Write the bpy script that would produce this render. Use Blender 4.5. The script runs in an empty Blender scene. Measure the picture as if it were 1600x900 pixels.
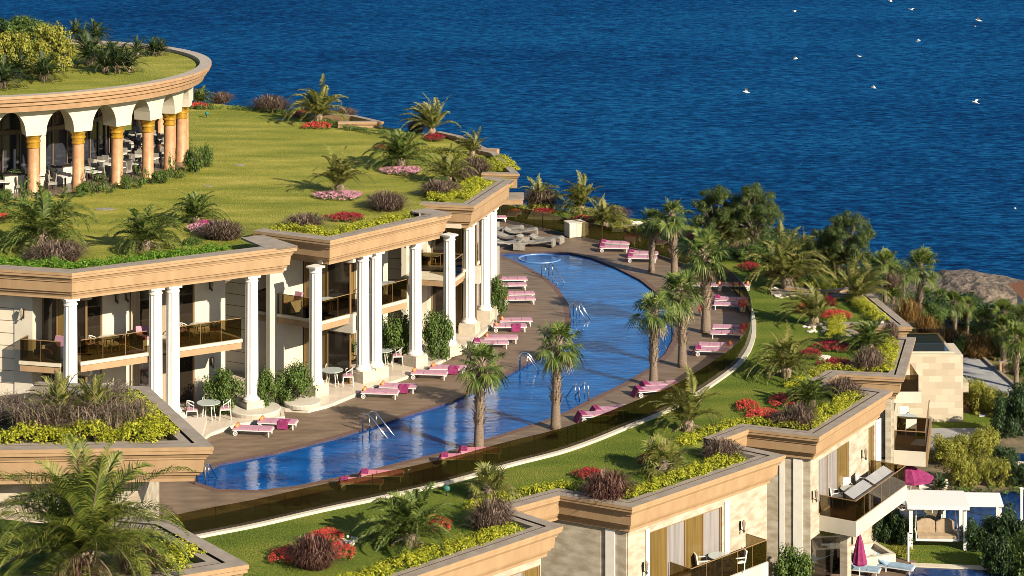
import bpy, math, random
from mathutils import Vector, Matrix
from mathutils.geometry import tessellate_polygon
sc = bpy.context.scene
col = sc.collection
rad = math.radians
F, YH, HC = 3500.0, -350.0, 32.6        # focal length (px of 1600), horizon row, eye height above the pool deck

# ---------------------------------------------------------------- camera, sky, sun, exposure
cd = bpy.data.cameras.new('camera'); cam = bpy.data.objects.new('camera', cd); col.objects.link(cam)
cam.location = (0, 0, HC); cam.rotation_euler = (rad(90), 0, 0)
cd.sensor_width = 36; cd.lens = F/1600*36; cd.shift_y = -0.5; cd.clip_end = 9000; cd.clip_start = 1
sc.camera = cam
SUN_AZ, SUN_EL = rad(-46), rad(27)      # the sun stands to the right, towards the camera
S = Vector((math.cos(SUN_AZ)*math.cos(SUN_EL), math.sin(SUN_AZ)*math.cos(SUN_EL), math.sin(SUN_EL)))
w = bpy.data.worlds.new('World'); sc.world = w; w.use_nodes = True
nt = w.node_tree; sky = nt.nodes.new('ShaderNodeTexSky'); sky.sky_type = 'NISHITA'; sky.sun_disc = False
sky.sun_elevation = SUN_EL; sky.sun_rotation = math.atan2(S.x, S.y); sky.air_density = 1.0; sky.dust_density = 0.4; sky.ozone_density = 1.5
bg = nt.nodes['Background']; bg.inputs[1].default_value = 0.06
nt.links.new(sky.outputs[0], bg.inputs[0])
sl = bpy.data.lights.new('sun', 'SUN'); sl.energy = 4.7; sl.angle = rad(0.5); sl.color = (1.0, 0.88, 0.69)
so = bpy.data.objects.new('sun', sl); col.objects.link(so); so.rotation_euler = S.to_track_quat('Z', 'Y').to_euler(); so.location = (60, -40, 90)
sc.view_settings.view_transform = 'Standard'; sc.view_settings.look = 'None'; sc.view_settings.gamma = 1
sc.view_settings.use_curve_mapping = False; sc.view_settings.exposure = 1.25
sc.render.engine = 'CYCLES'
sc.cycles.filter_width = 0.85; sc.cycles.max_bounces = 5; sc.cycles.transparent_max_bounces = 12; sc.cycles.diffuse_bounces = 2; sc.cycles.glossy_bounces = 2
sc.cycles.caustics_reflective = False; sc.cycles.caustics_refractive = False

# ---------------------------------------------------------------- placing
def at(px, py, z=0.0):
    Y = F*(HC-z)/(py-YH); return Vector(((px-800)*Y/F, Y, z))
def ppm(py, z=0.0): return (py-YH)/(HC-z)
def P2(px, py, z=0.0):
    p = at(px, py, z); return Vector((p.x, p.y))

# ---------------------------------------------------------------- materials
MATS = {}
def mat(name, c, rough=.6, c2=None, scale=3.0, bump=0.0, bscale=None, metal=0.0, spec=.4, detail=4, sharp=(.35, .65), stretch=(1, 1, 1)):
    m = bpy.data.materials.new(name); m.use_nodes = True; t = m.node_tree; b = t.nodes['Principled BSDF']
    b.inputs['Base Color'].default_value = (*c, 1); b.inputs['Roughness'].default_value = rough
    b.inputs['Metallic'].default_value = metal; b.inputs['Specular IOR Level'].default_value = spec
    if c2 or bump:
        g = t.nodes.new('ShaderNodeNewGeometry'); mp = t.nodes.new('ShaderNodeMapping'); mp.inputs['Scale'].default_value = stretch
        t.links.new(g.outputs['Position'], mp.inputs[0])
    if c2:
        n = t.nodes.new('ShaderNodeTexNoise'); n.inputs['Scale'].default_value = scale; n.inputs['Detail'].default_value = detail
        t.links.new(mp.outputs[0], n.inputs['Vector'])
        r = t.nodes.new('ShaderNodeValToRGB'); r.color_ramp.elements[0].position = sharp[0]; r.color_ramp.elements[1].position = sharp[1]
        r.color_ramp.elements[0].color = (*c, 1); r.color_ramp.elements[1].color = (*c2, 1)
        t.links.new(n.outputs[0], r.inputs[0]); t.links.new(r.outputs[0], b.inputs['Base Color'])
    if bump:
        n2 = t.nodes.new('ShaderNodeTexNoise'); n2.inputs['Scale'].default_value = bscale or scale*4; n2.inputs['Detail'].default_value = 5
        t.links.new(mp.outputs[0], n2.inputs['Vector'])
        bp = t.nodes.new('ShaderNodeBump'); bp.inputs['Strength'].default_value = 1; bp.inputs['Distance'].default_value = bump
        t.links.new(n2.outputs[0], bp.inputs['Height']); t.links.new(bp.outputs[0], b.inputs['Normal'])
    MATS[name] = m; return m
def leafmat(name, cols, trans=.35, rough=.55):
    m = bpy.data.materials.new(name); m.use_nodes = True; t = m.node_tree; b = t.nodes['Principled BSDF']
    g = t.nodes.new('ShaderNodeNewGeometry'); r = t.nodes.new('ShaderNodeValToRGB')
    e = r.color_ramp.elements
    e[0].color = (*cols[0], 1); e[1].color = (*cols[-1], 1)
    for i, c in enumerate(cols[1:-1], 1):
        x = e.new(i/(len(cols)-1)); x.color = (*c, 1)
    t.links.new(g.outputs['Random Per Island'], r.inputs[0]); t.links.new(r.outputs[0], b.inputs['Base Color'])
    b.inputs['Roughness'].default_value = rough; b.inputs['Specular IOR Level'].default_value = .3
    tr = t.nodes.new('ShaderNodeBsdfTranslucent'); mx = t.nodes.new('ShaderNodeMixShader'); mx.inputs[0].default_value = trans
    t.links.new(r.outputs[0], tr.inputs[0]); t.links.new(b.outputs[0], mx.inputs[1]); t.links.new(tr.outputs[0], mx.inputs[2])
    t.links.new(mx.outputs[0], t.nodes['Material Output'].inputs[0]); MATS[name] = m; return m
def glassmat(name, tint, gloss=.12):
    m = bpy.data.materials.new(name); m.use_nodes = True; t = m.node_tree; t.nodes.remove(t.nodes['Principled BSDF'])
    a = t.nodes.new('ShaderNodeBsdfTransparent'); a.inputs[0].default_value = (*tint, 1)
    g = t.nodes.new('ShaderNodeBsdfGlossy'); g.inputs[0].default_value = (1, 1, 1, 1); g.inputs['Roughness'].default_value = .03
    f = t.nodes.new('ShaderNodeFresnel'); f.inputs[0].default_value = 1.45
    mu = t.nodes.new('ShaderNodeMath'); mu.operation = 'MULTIPLY_ADD'; mu.inputs[1].default_value = .5; mu.inputs[2].default_value = gloss*.2
    x = t.nodes.new('ShaderNodeMixShader'); t.links.new(f.outputs[0], mu.inputs[0]); t.links.new(mu.outputs[0], x.inputs[0])
    t.links.new(a.outputs[0], x.inputs[1]); t.links.new(g.outputs[0], x.inputs[2]); t.links.new(x.outputs[0], t.nodes['Material Output'].inputs[0])
    MATS[name] = m; return m

PEACH = mat('peach_render', (.25, .158, .082), .75, (.30, .197, .106), 2.2, .004, 25, detail=8, stretch=(1, 1, .3), sharp=(.3, .7))
SAND = mat('coping_stone', (.19, .155, .12), .8, (.24, .20, .16), 2.0, .004, 30)
SLOT = mat('gutter_dark', (.03, .022, .018), .9)
CREAM = mat('cream_render', (.40, .36, .29), .7, (.45, .41, .335), 1.1, .003, 20)
LIP = mat('pale_lip', (.42, .37, .28), .7, (.47, .42, .32), 2, 0)
WHITE = mat('white_column_paint', (.56, .53, .47), .5, (.61, .58, .52), 2.2, .002, 20)
STONE = mat('plinth_stone', (.38, .325, .25), .7, (.46, .40, .31), 2.5, .004, 18)
TRAV = mat('travertine', (.26, .215, .155), .75, (.40, .355, .28), 1.4, .006, 10, detail=7, stretch=(1, 1, 2.5))
SOFFIT = mat('soffit', (.50, .42, .32), .8)
DARKGL = mat('dark_window_glass', (.018, .014, .010), .06, spec=.6)
GREYGL = mat('curtained_glass', (.16, .15, .15), .25, (.24, .22, .21), 1.2, 0, spec=.6, stretch=(6, 6, .2))
AMBGL = mat('amber_curtain_glass', (.10, .065, .02), .2, (.15, .10, .03), 1.2, 0, spec=.6, stretch=(6, 6, .2))
FRAME = mat('bronze_frame', (.20, .12, .055), .45)
GLASS = glassmat('bronze_glass', (.47, .41, .27))
GLASSG = glassmat('olive_glass', (.50, .45, .29))
IRON = mat('dark_iron', (.05, .04, .035), .5, metal=.5)
CHROME = mat('chrome', (.65, .66, .68), .18, metal=1)
WMET = mat('white_metal', (.52, .51, .49), .4)
PINK = mat('pink_fabric', (.32, .165, .22), .85, (.37, .20, .26), 4, .003, 40)
MAG = mat('magenta_fabric', (.15, .010, .062), .85, (.21, .022, .095), 5, .01, 9)
MARO = mat('rose_fabric_dull', (.45, .16, .2), .85)
ORA = mat('orange_towel', (.75, .16, .05), .9, (.82, .25, .08), 8, .02, 12)
BLUEF = mat('blue_grey_fabric', (.16, .24, .32), .85, (.22, .30, .38), 5, .003, 40)
BEIGEF = mat('beige_fabric', (.26, .19, .12), .85, (.32, .24, .16), 5, .004, 30)
WPLAS = mat('white_wicker', (.50, .475, .42), .6)
CONC = mat('warm_concrete', (.15, .137, .118), .8, (.22, .20, .17), 4, .006, 30)
GOLD = mat('gold_paint', (.42, .22, .025), .32, (.52, .31, .05), 7, .004, 30, metal=.55)
COLPE = mat('apricot_marble', (.31, .155, .075), .5, (.38, .205, .105), 3, .002, 20)
WATERB = mat('jacuzzi_shell', (.6, .6, .58), .3)
TILEB = mat('pool_tile', (.01, .05, .28), .3, (.02, .09, .4), 6, 0)
BROWNST = mat('pool_edge_tile', (.08, .045, .03), .6, (.13, .07, .05), 6, 0)
ROAD = mat('road_grey', (.20, .20, .21), .8, (.27, .27, .27), 1.5, .004, 20)
GREYT = mat('grey_cover', (.20, .20, .21), .7, (.25, .25, .25), 1.2, .003, 12)
ORROOF = mat('orange_roof', (.42, .15, .05), .8, (.5, .2, .08), 5, .01, 10)

def grass(name, a, b_, c):
    m = bpy.data.materials.new(name); m.use_nodes = True; t = m.node_tree; b = t.nodes['Principled BSDF']; b.inputs['Roughness'].default_value = .9
    b.inputs['Specular IOR Level'].default_value = .1
    g = t.nodes.new('ShaderNodeNewGeometry'); mp = t.nodes.new('ShaderNodeMapping'); mp.inputs['Rotation'].default_value = (0, 0, .5); mp.inputs['Scale'].default_value = (.35, 1, 1)
    t.links.new(g.outputs['Position'], mp.inputs[0])
    def noise(s, d, src): 
        n = t.nodes.new('ShaderNodeTexNoise'); n.inputs['Scale'].default_value = s; n.inputs['Detail'].default_value = d; t.links.new(src, n.inputs['Vector']); return n.outputs[0]
    n1 = noise(.55, 6, mp.outputs[0]); n2 = noise(9, 6, g.outputs['Position'])
    r = t.nodes.new('ShaderNodeValToRGB'); e = r.color_ramp.elements; e[0].position = .33; e[1].position = .68
    e[0].color = (*a, 1); e[1].color = (*c, 1); x = e.new(.5); x.color = (*b_, 1)
    ad = t.nodes.new('ShaderNodeMath'); ad.operation = 'MULTIPLY_ADD'; ad.inputs[1].default_value = .45
    su = t.nodes.new('ShaderNodeMath'); su.operation = 'MULTIPLY'; su.inputs[1].default_value = .55
    t.links.new(n1, su.inputs[0]); t.links.new(n2, ad.inputs[0]); t.links.new(su.outputs[0], ad.inputs[2])
    t.links.new(ad.outputs[0], r.inputs[0]); t.links.new(r.outputs[0], b.inputs['Base Color'])
    n3 = noise(14, 5, g.outputs['Position'])
    bp = t.nodes.new('ShaderNodeBump'); bp.inputs['Distance'].default_value = .12; bp.inputs['Strength'].default_value = 1
    t.links.new(n3, bp.inputs['Height']); t.links.new(bp.outputs[0], b.inputs['Normal']); MATS[name] = m; return m
LAWN_L = grass('sunny_grass', (.09, .12, .014), (.20, .205, .03), (.38, .32, .075))
LAWN_R = grass('fresh_grass', (.045, .08, .010), (.095, .13, .016), (.19, .185, .035))
DRYG = grass('dry_grass', (.06, .075, .02), (.13, .12, .04), (.22, .18, .08))

def watermat(name, deep, light, wave, bumpd, rough=.08, spec=.5, patch=None, stretch=(1, 1, 1)):
    m = bpy.data.materials.new(name); m.use_nodes = True; t = m.node_tree; b = t.nodes['Principled BSDF']
    b.inputs['Roughness'].default_value = rough; b.inputs['IOR'].default_value = 1.33; b.inputs['Specular IOR Level'].default_value = spec
    g = t.nodes.new('ShaderNodeNewGeometry'); mp = t.nodes.new('ShaderNodeMapping'); mp.inputs['Scale'].default_value = stretch
    t.links.new(g.outputs['Position'], mp.inputs[0])
    def noise(s, d, r=.55):
        n = t.nodes.new('ShaderNodeTexNoise'); n.inputs['Scale'].default_value = s; n.inputs['Detail'].default_value = d; n.inputs['Roughness'].default_value = r
        t.links.new(mp.outputs[0], n.inputs['Vector']); return n.outputs[0]
    r = t.nodes.new('ShaderNodeValToRGB'); r.color_ramp.elements[0].position = .36; r.color_ramp.elements[1].position = .64
    r.color_ramp.elements[0].color = (*deep, 1); r.color_ramp.elements[1].color = (*light, 1)
    t.links.new(noise(patch or wave*.8, 9, .68), r.inputs[0]); t.links.new(r.outputs[0], b.inputs['Base Color'])
    bp = t.nodes.new('ShaderNodeBump'); bp.inputs['Distance'].default_value = bumpd; bp.inputs['Strength'].default_value = 1
    t.links.new(noise(wave, 4), bp.inputs['Height']); t.links.new(bp.outputs[0], b.inputs['Normal']); MATS[name] = m; return m
def seamat():        # wave light and shade put into the diffuse blue; bump and a little gloss
    m = bpy.data.materials.new('sea_water'); m.use_nodes = True; t = m.node_tree; t.nodes.remove(t.nodes['Principled BSDF'])
    g = t.nodes.new('ShaderNodeNewGeometry'); mp = t.nodes.new('ShaderNodeMapping'); mp.inputs['Scale'].default_value = (.5, 1, 1); t.links.new(g.outputs['Position'], mp.inputs[0])
    def noise(s, d, r):
        n = t.nodes.new('ShaderNodeTexNoise'); n.inputs['Scale'].default_value = s; n.inputs['Detail'].default_value = d; n.inputs['Roughness'].default_value = r; t.links.new(mp.outputs[0], n.inputs['Vector']); return n.outputs[0]
    a, b, c = noise(1.15, 7, .74), noise(.02, 4, .5), noise(.3, 3, .5)
    def mad(x, k, y):
        n = t.nodes.new('ShaderNodeMath'); n.operation = 'MULTIPLY_ADD'; t.links.new(x, n.inputs[0]); n.inputs[1].default_value = k
        if hasattr(y, 'links'): t.links.new(y, n.inputs[2])
        else: n.inputs[2].default_value = y
        return n.outputs[0]
    h = mad(a, .74, mad(b, .15, mad(c, .11, 0.0)))
    r = t.nodes.new('ShaderNodeValToRGB'); e = r.color_ramp.elements; e[0].position = .40; e[1].position = .62; e[0].color = (.0004, .009, .048, 1); e[1].color = (.007, .093, .235, 1)
    x = e.new(.5); x.color = (.0012, .036, .120, 1)
    t.links.new(h, r.inputs[0])
    bp = t.nodes.new('ShaderNodeBump'); bp.inputs['Distance'].default_value = .5; bp.inputs['Strength'].default_value = 1; t.links.new(a, bp.inputs['Height'])
    df = t.nodes.new('ShaderNodeBsdfDiffuse'); t.links.new(r.outputs[0], df.inputs[0]); t.links.new(bp.outputs[0], df.inputs['Normal'])
    gl = t.nodes.new('ShaderNodeBsdfGlossy'); gl.inputs['Roughness'].default_value = .3; gl.inputs[0].default_value = (.7, .85, 1, 1); t.links.new(bp.outputs[0], gl.inputs['Normal'])
    mx = t.nodes.new('ShaderNodeMixShader'); mx.inputs[0].default_value = .015; t.links.new(df.outputs[0], mx.inputs[1]); t.links.new(gl.outputs[0], mx.inputs[2]); t.links.new(mx.outputs[0], t.nodes['Material Output'].inputs[0]); return m
SEA = seamat()
POOLW = watermat('pool_water', (.0005, .028, .125), (.002, .085, .29), 2.6, .022, .06, .3, .6, (.45, 1, 1))
PRIVW = watermat('private_pool_water', (.003, .012, .06), (.006, .03, .11), 2.0, .012, .04, .5, .5)

def deckmat():
    m = mat('timber_deck', (.105, .07, .043), .6, (.165, .115, .075), 2.2, 0, stretch=(.25, 1, 1), detail=8)
    t = m.node_tree; b = t.nodes['Principled BSDF']
    g = t.nodes.new('ShaderNodeNewGeometry'); mp = t.nodes.new('ShaderNodeMapping'); mp.inputs['Rotation'].default_value = (0, 0, rad(-6))
    t.links.new(g.outputs['Position'], mp.inputs[0])
    wv = t.nodes.new('ShaderNodeTexWave'); wv.bands_direction = 'Y'; wv.inputs['Scale'].default_value = 2.2; wv.inputs['Distortion'].default_value = 0
    t.links.new(mp.outputs[0], wv.inputs['Vector'])
    bp = t.nodes.new('ShaderNodeBump'); bp.inputs['Distance'].default_value = .01; t.links.new(wv.outputs[1], bp.inputs['Height']); t.links.new(bp.outputs[0], b.inputs['Normal'])
    return m
DECK = deckmat()
def tilem(name, a, c, size, mortar=(.3, .25, .18)):
    m = mat(name, a, .35, c, 1.5); t = m.node_tree; b = t.nodes['Principled BSDF']
    g = t.nodes.new('ShaderNodeNewGeometry'); br = t.nodes.new('ShaderNodeTexBrick'); br.offset = 0
    br.inputs['Scale'].default_value = 1/size; br.inputs['Mortar Size'].default_value = .012; br.inputs['Brick Width'].default_value = 1; br.inputs['Row Height'].default_value = 1
    br.inputs['Color1'].default_value = (*a, 1); br.inputs['Color2'].default_value = (*c, 1); br.inputs['Mortar'].default_value = (*mortar, 1)
    t.links.new(g.outputs['Position'], br.inputs['Vector']); t.links.new(br.outputs[0], b.inputs['Base Color']); return m
MARBLE = tilem('terrace_tile', (.44, .37, .29), (.52, .44, .35), .6, (.34, .28, .22))
def siding():      # cream cladding with horizontal grooves every 0.6 m
    m = mat('cream_cladding', (.47, .42, .33), .7, (.53, .48, .38), 1.1, 0); t = m.node_tree; b = t.nodes['Principled BSDF']
    g = t.nodes.new('ShaderNodeNewGeometry'); s = t.nodes.new('ShaderNodeSeparateXYZ'); t.links.new(g.outputs['Position'], s.inputs[0])
    d = t.nodes.new('ShaderNodeMath'); d.operation = 'DIVIDE'; d.inputs[1].default_value = .62; t.links.new(s.outputs['Z'], d.inputs[0])
    fr = t.nodes.new('ShaderNodeMath'); fr.operation = 'FRACT'; t.links.new(d.outputs[0], fr.inputs[0])
    lt = t.nodes.new('ShaderNodeMath'); lt.operation = 'LESS_THAN'; lt.inputs[1].default_value = .06; t.links.new(fr.outputs[0], lt.inputs[0])
    mx = t.nodes.new('ShaderNodeMixRGB'); mx.inputs[2].default_value = (.16, .10, .06, 1); t.links.new(lt.outputs[0], mx.inputs[0])
    old = b.inputs['Base Color'].links[0].from_socket; t.links.new(old, mx.inputs[1]); t.links.new(mx.outputs[0], b.inputs['Base Color']); return m
SIDING = siding()

# ---------------------------------------------------------------- objects
def tag(o, label=None, cat=None, group=None, kind=None):
    if label: o['label'] = label
    if cat: o['category'] = cat
    if group: o['group'] = group
    if kind: o['kind'] = kind
    return o
WLOC = {}
def empty(name, loc=(0, 0, 0), label=None, cat=None, group=None, rz=0):
    o = bpy.data.objects.new(name, None); col.objects.link(o); o.location = loc; o.rotation_euler = (0, 0, rz); o.empty_display_size = .2
    WLOC[o.name] = Vector(loc); return tag(o, label, cat, group)
class MB:
    def __init__(s): s.v = []; s.f = []; s.mi = []; s.m = 0
    def face(s, pts):
        n = len(s.v); s.v += [tuple(p) for p in pts]; s.f.append(tuple(range(n, n+len(pts)))); s.mi.append(s.m)
    def hexa(s, b, t):            # bottom quad, top quad (counter-clockwise)
        n = len(s.v); s.v += [tuple(p) for p in b] + [tuple(p) for p in t]
        for q in ((3, 2, 1, 0), (4, 5, 6, 7), (0, 1, 5, 4), (1, 2, 6, 5), (2, 3, 7, 6), (3, 0, 4, 7)):
            s.f.append(tuple(n+i for i in q)); s.mi.append(s.m)
    def box(s, x0, x1, y0, y1, z0, z1, fr=None):
        P = fr.P if fr else (lambda a, b, c: Vector((a, b, c)))
        s.hexa([P(x0, y0, z0), P(x1, y0, z0), P(x1, y1, z0), P(x0, y1, z0)], [P(x0, y0, z1), P(x1, y0, z1), P(x1, y1, z1), P(x0, y1, z1)])
    def tube(s, pts, rs, n=8, caps=True, sq=None):
        pts = [Vector(p) for p in pts]
        if not hasattr(rs, '__len__'): rs = [rs]*len(pts)
        base = len(s.v); up = None
        for i, p in enumerate(pts):
            d = (pts[min(i+1, len(pts)-1)]-pts[max(i-1, 0)]).normalized()
            if up is None: up = Vector((1, 0, 0)) if abs(d.z) > .9 else Vector((0, 0, 1))
            a = d.cross(up).normalized(); b = a.cross(d).normalized(); up = b
            for k in range(n):
                q = 2*math.pi*k/n; s.v.append(tuple(p+(a*math.cos(q)+b*math.sin(q))*rs[i]))
        for i in range(len(pts)-1):
            for k in range(n):
                s.f.append((base+i*n+k, base+i*n+(k+1) % n, base+(i+1)*n+(k+1) % n, base+(i+1)*n+k)); s.mi.append(s.m)
        if caps:
            s.f.append(tuple(base+k for k in range(n))[::-1]); s.mi.append(s.m)
            s.f.append(tuple(base+(len(pts)-1)*n+k for k in range(n))); s.mi.append(s.m)
    def lathe(s, c, prof, n=16, flute=0):
        c = Vector(c); base = len(s.v)
        for (r, z) in prof:
            for k in range(n):
                q = 2*math.pi*k/n; rr = r-(flute if (k % 2 and flute and r < prof[0][0]*1.0) else 0); s.v.append((c.x+rr*math.cos(q), c.y+rr*math.sin(q), c.z+z))
        for i in range(len(prof)-1):
            for k in range(n):
                s.f.append((base+i*n+k, base+i*n+(k+1) % n, base+(i+1)*n+(k+1) % n, base+(i+1)*n+k)); s.mi.append(s.m)
        s.f.append(tuple(base+k for k in range(n))[::-1]); s.mi.append(s.m)
        s.f.append(tuple(base+(len(prof)-1)*n+k for k in range(n))); s.mi.append(s.m)
    def prism(s, poly, z0, z1, holes=(), sides=True):
        loops = [[Vector((p[0], p[1], 0)) for p in poly]]+[[Vector((p[0], p[1], 0)) for p in h] for h in holes]
        flat = [p for l in loops for p in l]; n = len(s.v)
        for p in flat: s.v.append((p.x, p.y, z1))
        for t in tessellate_polygon(loops):
            a, b, c = [flat[i] for i in t]
            if (b-a).cross(c-a).z < 0: t = t[::-1]
            s.f.append(tuple(n+i for i in t)); s.mi.append(s.m)
        if sides and z0 < z1:
            for l in loops:
                for i in range(len(l)):
                    a, b = l[i], l[(i+1) % len(l)]; s.face([(a.x, a.y, z0), (b.x, b.y, z0), (b.x, b.y, z1), (a.x, a.y, z1)])
    def build(s, name, m, parent=None, smooth=False, origin=None):
        me = bpy.data.meshes.new(name)
        off = Vector((0, 0, 0))
        if parent is not None: off = WLOC[parent.name]
        elif origin is not None: off = Vector(origin)
        me.from_pydata([(x-off.x, y-off.y, z-off.z) for x, y, z in s.v], [], s.f)
        ms = m if isinstance(m, (list, tuple)) else [m]
        for k in ms: me.materials.append(k)
        if len(ms) > 1: me.polygons.foreach_set('material_index', s.mi)
        if smooth: me.polygons.foreach_set('use_smooth', [True]*len(me.polygons))
        me.update(); o = bpy.data.objects.new(name, me); col.objects.link(o)
        if parent is not None: o.parent = parent; WLOC[o.name] = Vector(off)
        else: o.location = off; WLOC[o.name] = off
        return o
def smooth_by_angle(o, a=40):
    me = o.data
    me.polygons.foreach_set('use_smooth', [True]*len(me.polygons))
    try: me.set_sharp_from_angle(angle=rad(a))
    except Exception: pass
def struct(o): return tag(o, kind='structure')
def copy_tree(o, parent=None):
    c = o.copy(); col.objects.link(c); WLOC[c.name] = WLOC.get(o.name, Vector())
    if parent is not None: c.parent = parent
    for ch in list(KIDS.get(o.name) or o.children): copy_tree(ch, c)
    return c
KIDS = {}
class Frame:                    # x along a wall, y into the building, z up
    def __init__(s, o, e):
        s.o = Vector((o[0], o[1])); d = Vector((e[0], e[1]))-s.o; s.L = d.length; s.u = d.normalized(); s.n = Vector((-s.u.y, s.u.x)); s.rz = math.atan2(s.u.y, s.u.x)
    def P(s, x, y, z): q = s.o+s.u*x+s.n*y; return Vector((q.x, q.y, z))
    def s_at(s, px, y):
        k = (px-800)/F; b = s.o+s.n*y; return (k*b.y-b.x)/(s.u.x-k*s.u.y)
    def loc(s, p): q = Vector((p[0], p[1]))-s.o; return q.dot(s.u), q.dot(s.n)
def offset_path(pts, off, closed=False):   # positive = to the right of the path
    out = []; n = len(pts)
    for i in range(n):
        a = pts[i-1] if (i > 0 or closed) else None; b = pts[i]; c = pts[(i+1) % n] if (i < n-1 or closed) else None
        ns = []
        if a is not None: d = (b-a).normalized(); ns.append(Vector((d.y, -d.x)))
        if c is not None: d = (c-b).normalized(); ns.append(Vector((d.y, -d.x)))
        if len(ns) == 2:
            m = (ns[0]+ns[1]); m = m/max(.35, m.length_squared)*2*1.0
            out.append(b+m*off)
        else: out.append(b+ns[0]*off)
    return out
def sweep(mb, pts, prof, zt, cap=True):
    rows = [offset_path(pts, o) for o, z in prof]
    for j in range(len(prof)-1):
        z0 = zt+prof[j][1]; z1 = zt+prof[j+1][1]
        for i in range(len(pts)-1):
            a, b = rows[j][i], rows[j][i+1]; c, d = rows[j+1][i+1], rows[j+1][i]
            mb.face([(a.x, a.y, z0), (b.x, b.y, z0), (c.x, c.y, z1), (d.x, d.y, z1)])
    if cap:
        for i in (0, len(pts)-1): mb.face([(rows[j][i].x, rows[j][i].y, zt+prof[j][1]) for j in range(len(prof))])
PROF = [(0, 0), (0, -.14), (-.03, -.16), (-.03, -.27), (-.11, -.31), (-.16, -.42), (-.19, -.44), (-.19, -.50), (-.24, -.52), (-.28, -1.0), (-.36, -1.03),
        (-.38, -1.13), (-.45, -1.17), (-.50, -1.29), (-.50, -1.40), (-1.0, -1.40)]
COPE = [(0.004, .001), (-.50, .001)]
SLOTP = [(-.50, .0), (-.50, -.16), (-.60, -.16), (-.60, -.02)]
INNER = [(-.60, -.02), (-.92, -.02), (-.92, -.6)]
def parapet(parent, pts, zt, k=1.0):
    mb = MB(); sweep(mb, pts, [(a*1, b*k) for a, b in PROF], zt); mb.build('cornice', PEACH, parent)
    mb = MB(); sweep(mb, pts, COPE, zt, False); sweep(mb, pts, INNER, zt, False); mb.m = 1; sweep(mb, pts, SLOTP, zt, False)
    mb.build('coping', [SAND, SLOT], parent)
# ================================================================= SETTING
SEA_Z = -22.0
mb = MB(); mb.face([(-3000, 120, SEA_Z), (3000, 120, SEA_Z), (3000, 8000, SEA_Z), (-3000, 8000, SEA_Z)]); struct(mb.build('sea', SEA))
# pool outline (photo rows and columns of the water line on the deck)
POOL = [(305, 742), (342, 725), (425, 709), (525, 684), (587, 665), (700, 629), (745, 609), (797, 583), (845, 557), (872, 540), (886, 520), (892, 500), (888, 474), (872, 450), (852, 433), (832, 421),
        (800, 405), (778, 398), (790, 396), (812, 395), (855, 394), (890, 395), (925, 403), (962, 418), (1000, 437), (1025, 457), (1043, 482), (1052, 508), (1052, 530), (1040, 552), (1015, 575),
        (970, 601), (925, 622), (890, 641), (850, 657), (775, 681), (710, 702), (625, 722), (550, 741), (462, 759), (400, 766), (340, 764), (308, 754)]
KERB = [(225, 858), (318, 838), (400, 822), (500, 799), (610, 776), (680, 760), (730, 747), (800, 727), (875, 708), (930, 689), (979, 669), (1049, 640), (1095, 613), (1145, 578), (1165, 556), (1174, 538), (1178, 520), (1177, 500),
        (1170, 480), (1155, 460), (1130, 440), (1095, 421), (1050, 404), (1000, 389), (925, 373), (850, 356), (800, 345), (740, 334)]
pool2 = [P2(x, y) for x, y in POOL]; kerb2 = [P2(x, y) for x, y in KERB]
deck_poly = kerb2 + [P2(600, 330), P2(500, 420), P2(200, 520), P2(0, 640), P2(-60, 800), P2(60, 880)]
mb = MB(); mb.prism(deck_poly, -.3, 0, [pool2]); struct(mb.build('pool_deck', DECK))
mb = MB(); mb.prism(offset_path(pool2, .05, True), -.1, -.09, sides=False); struct(mb.build('pool_water', POOLW))
mb = MB(); o2 = offset_path(pool2, .0, True)
for i in range(len(pool2)):
    a, b = pool2[i], pool2[(i+1) % len(pool2)]; mb.face([(a.x, a.y, -.29), (b.x, b.y, -.29), (b.x, b.y, .0), (a.x, a.y, .0)])
struct(mb.build('pool_wall', TILEB))
# brown tile edge round the water
mb = MB(); a_ = offset_path(pool2, .03, True); b_ = offset_path(pool2, -.38, True)
if sum((p-Vector((0, 115))).length for p in a_) > sum((p-Vector((0, 115))).length for p in b_): a_, b_ = b_, a_
ring = lambda off: offset_path(pool2, off, True)
def area(p): return sum(p[i].x*p[(i+1) % len(p)].y-p[(i+1) % len(p)].x*p[i].y for i in range(len(p)))/2
sg = 1 if abs(area(ring(1))) > abs(area(ring(-1))) else -1
r0, r1 = ring(0), ring(sg*.34)
for i in range(len(r0)):
    j = (i+1) % len(r0); mb.face([(r0[i].x, r0[i].y, .004), (r0[j].x, r0[j].y, .004), (r1[j].x, r1[j].y, .004), (r1[i].x, r1[i].y, .004)])
struct(mb.build('pool_edging', BROWNST))
# round bubble seat in the far end of the pool
c = at(843, 402, -.1); c.y -= .5
pr = empty('bubble_pool', c, 'pale blue oval rim of the bubbling seat at the far tip of the long pool', 'pool seat')
mb = MB(); n = 40
for k in range(n):
    q0, q1 = 2*math.pi*k/n, 2*math.pi*(k+1)/n
    for (ra, rb, z0, z1) in ((1.32, 1.45, .0, .02), (1.45, 1.5, .02, -.12), (1.27, 1.32, -.12, .0)):
        mb.face([(c.x+ra*math.cos(q0), c.y+ra*math.sin(q0), -.06+z0), (c.x+ra*math.cos(q1), c.y+ra*math.sin(q1), -.06+z0), (c.x+rb*math.cos(q1), c.y+rb*math.sin(q1), -.06+z1), (c.x+rb*math.cos(q0), c.y+rb*math.sin(q0), -.06+z1)])
mb.build('rim', mat('pale_blue_tile', (.10, .19, .38), .4), pr)

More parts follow.
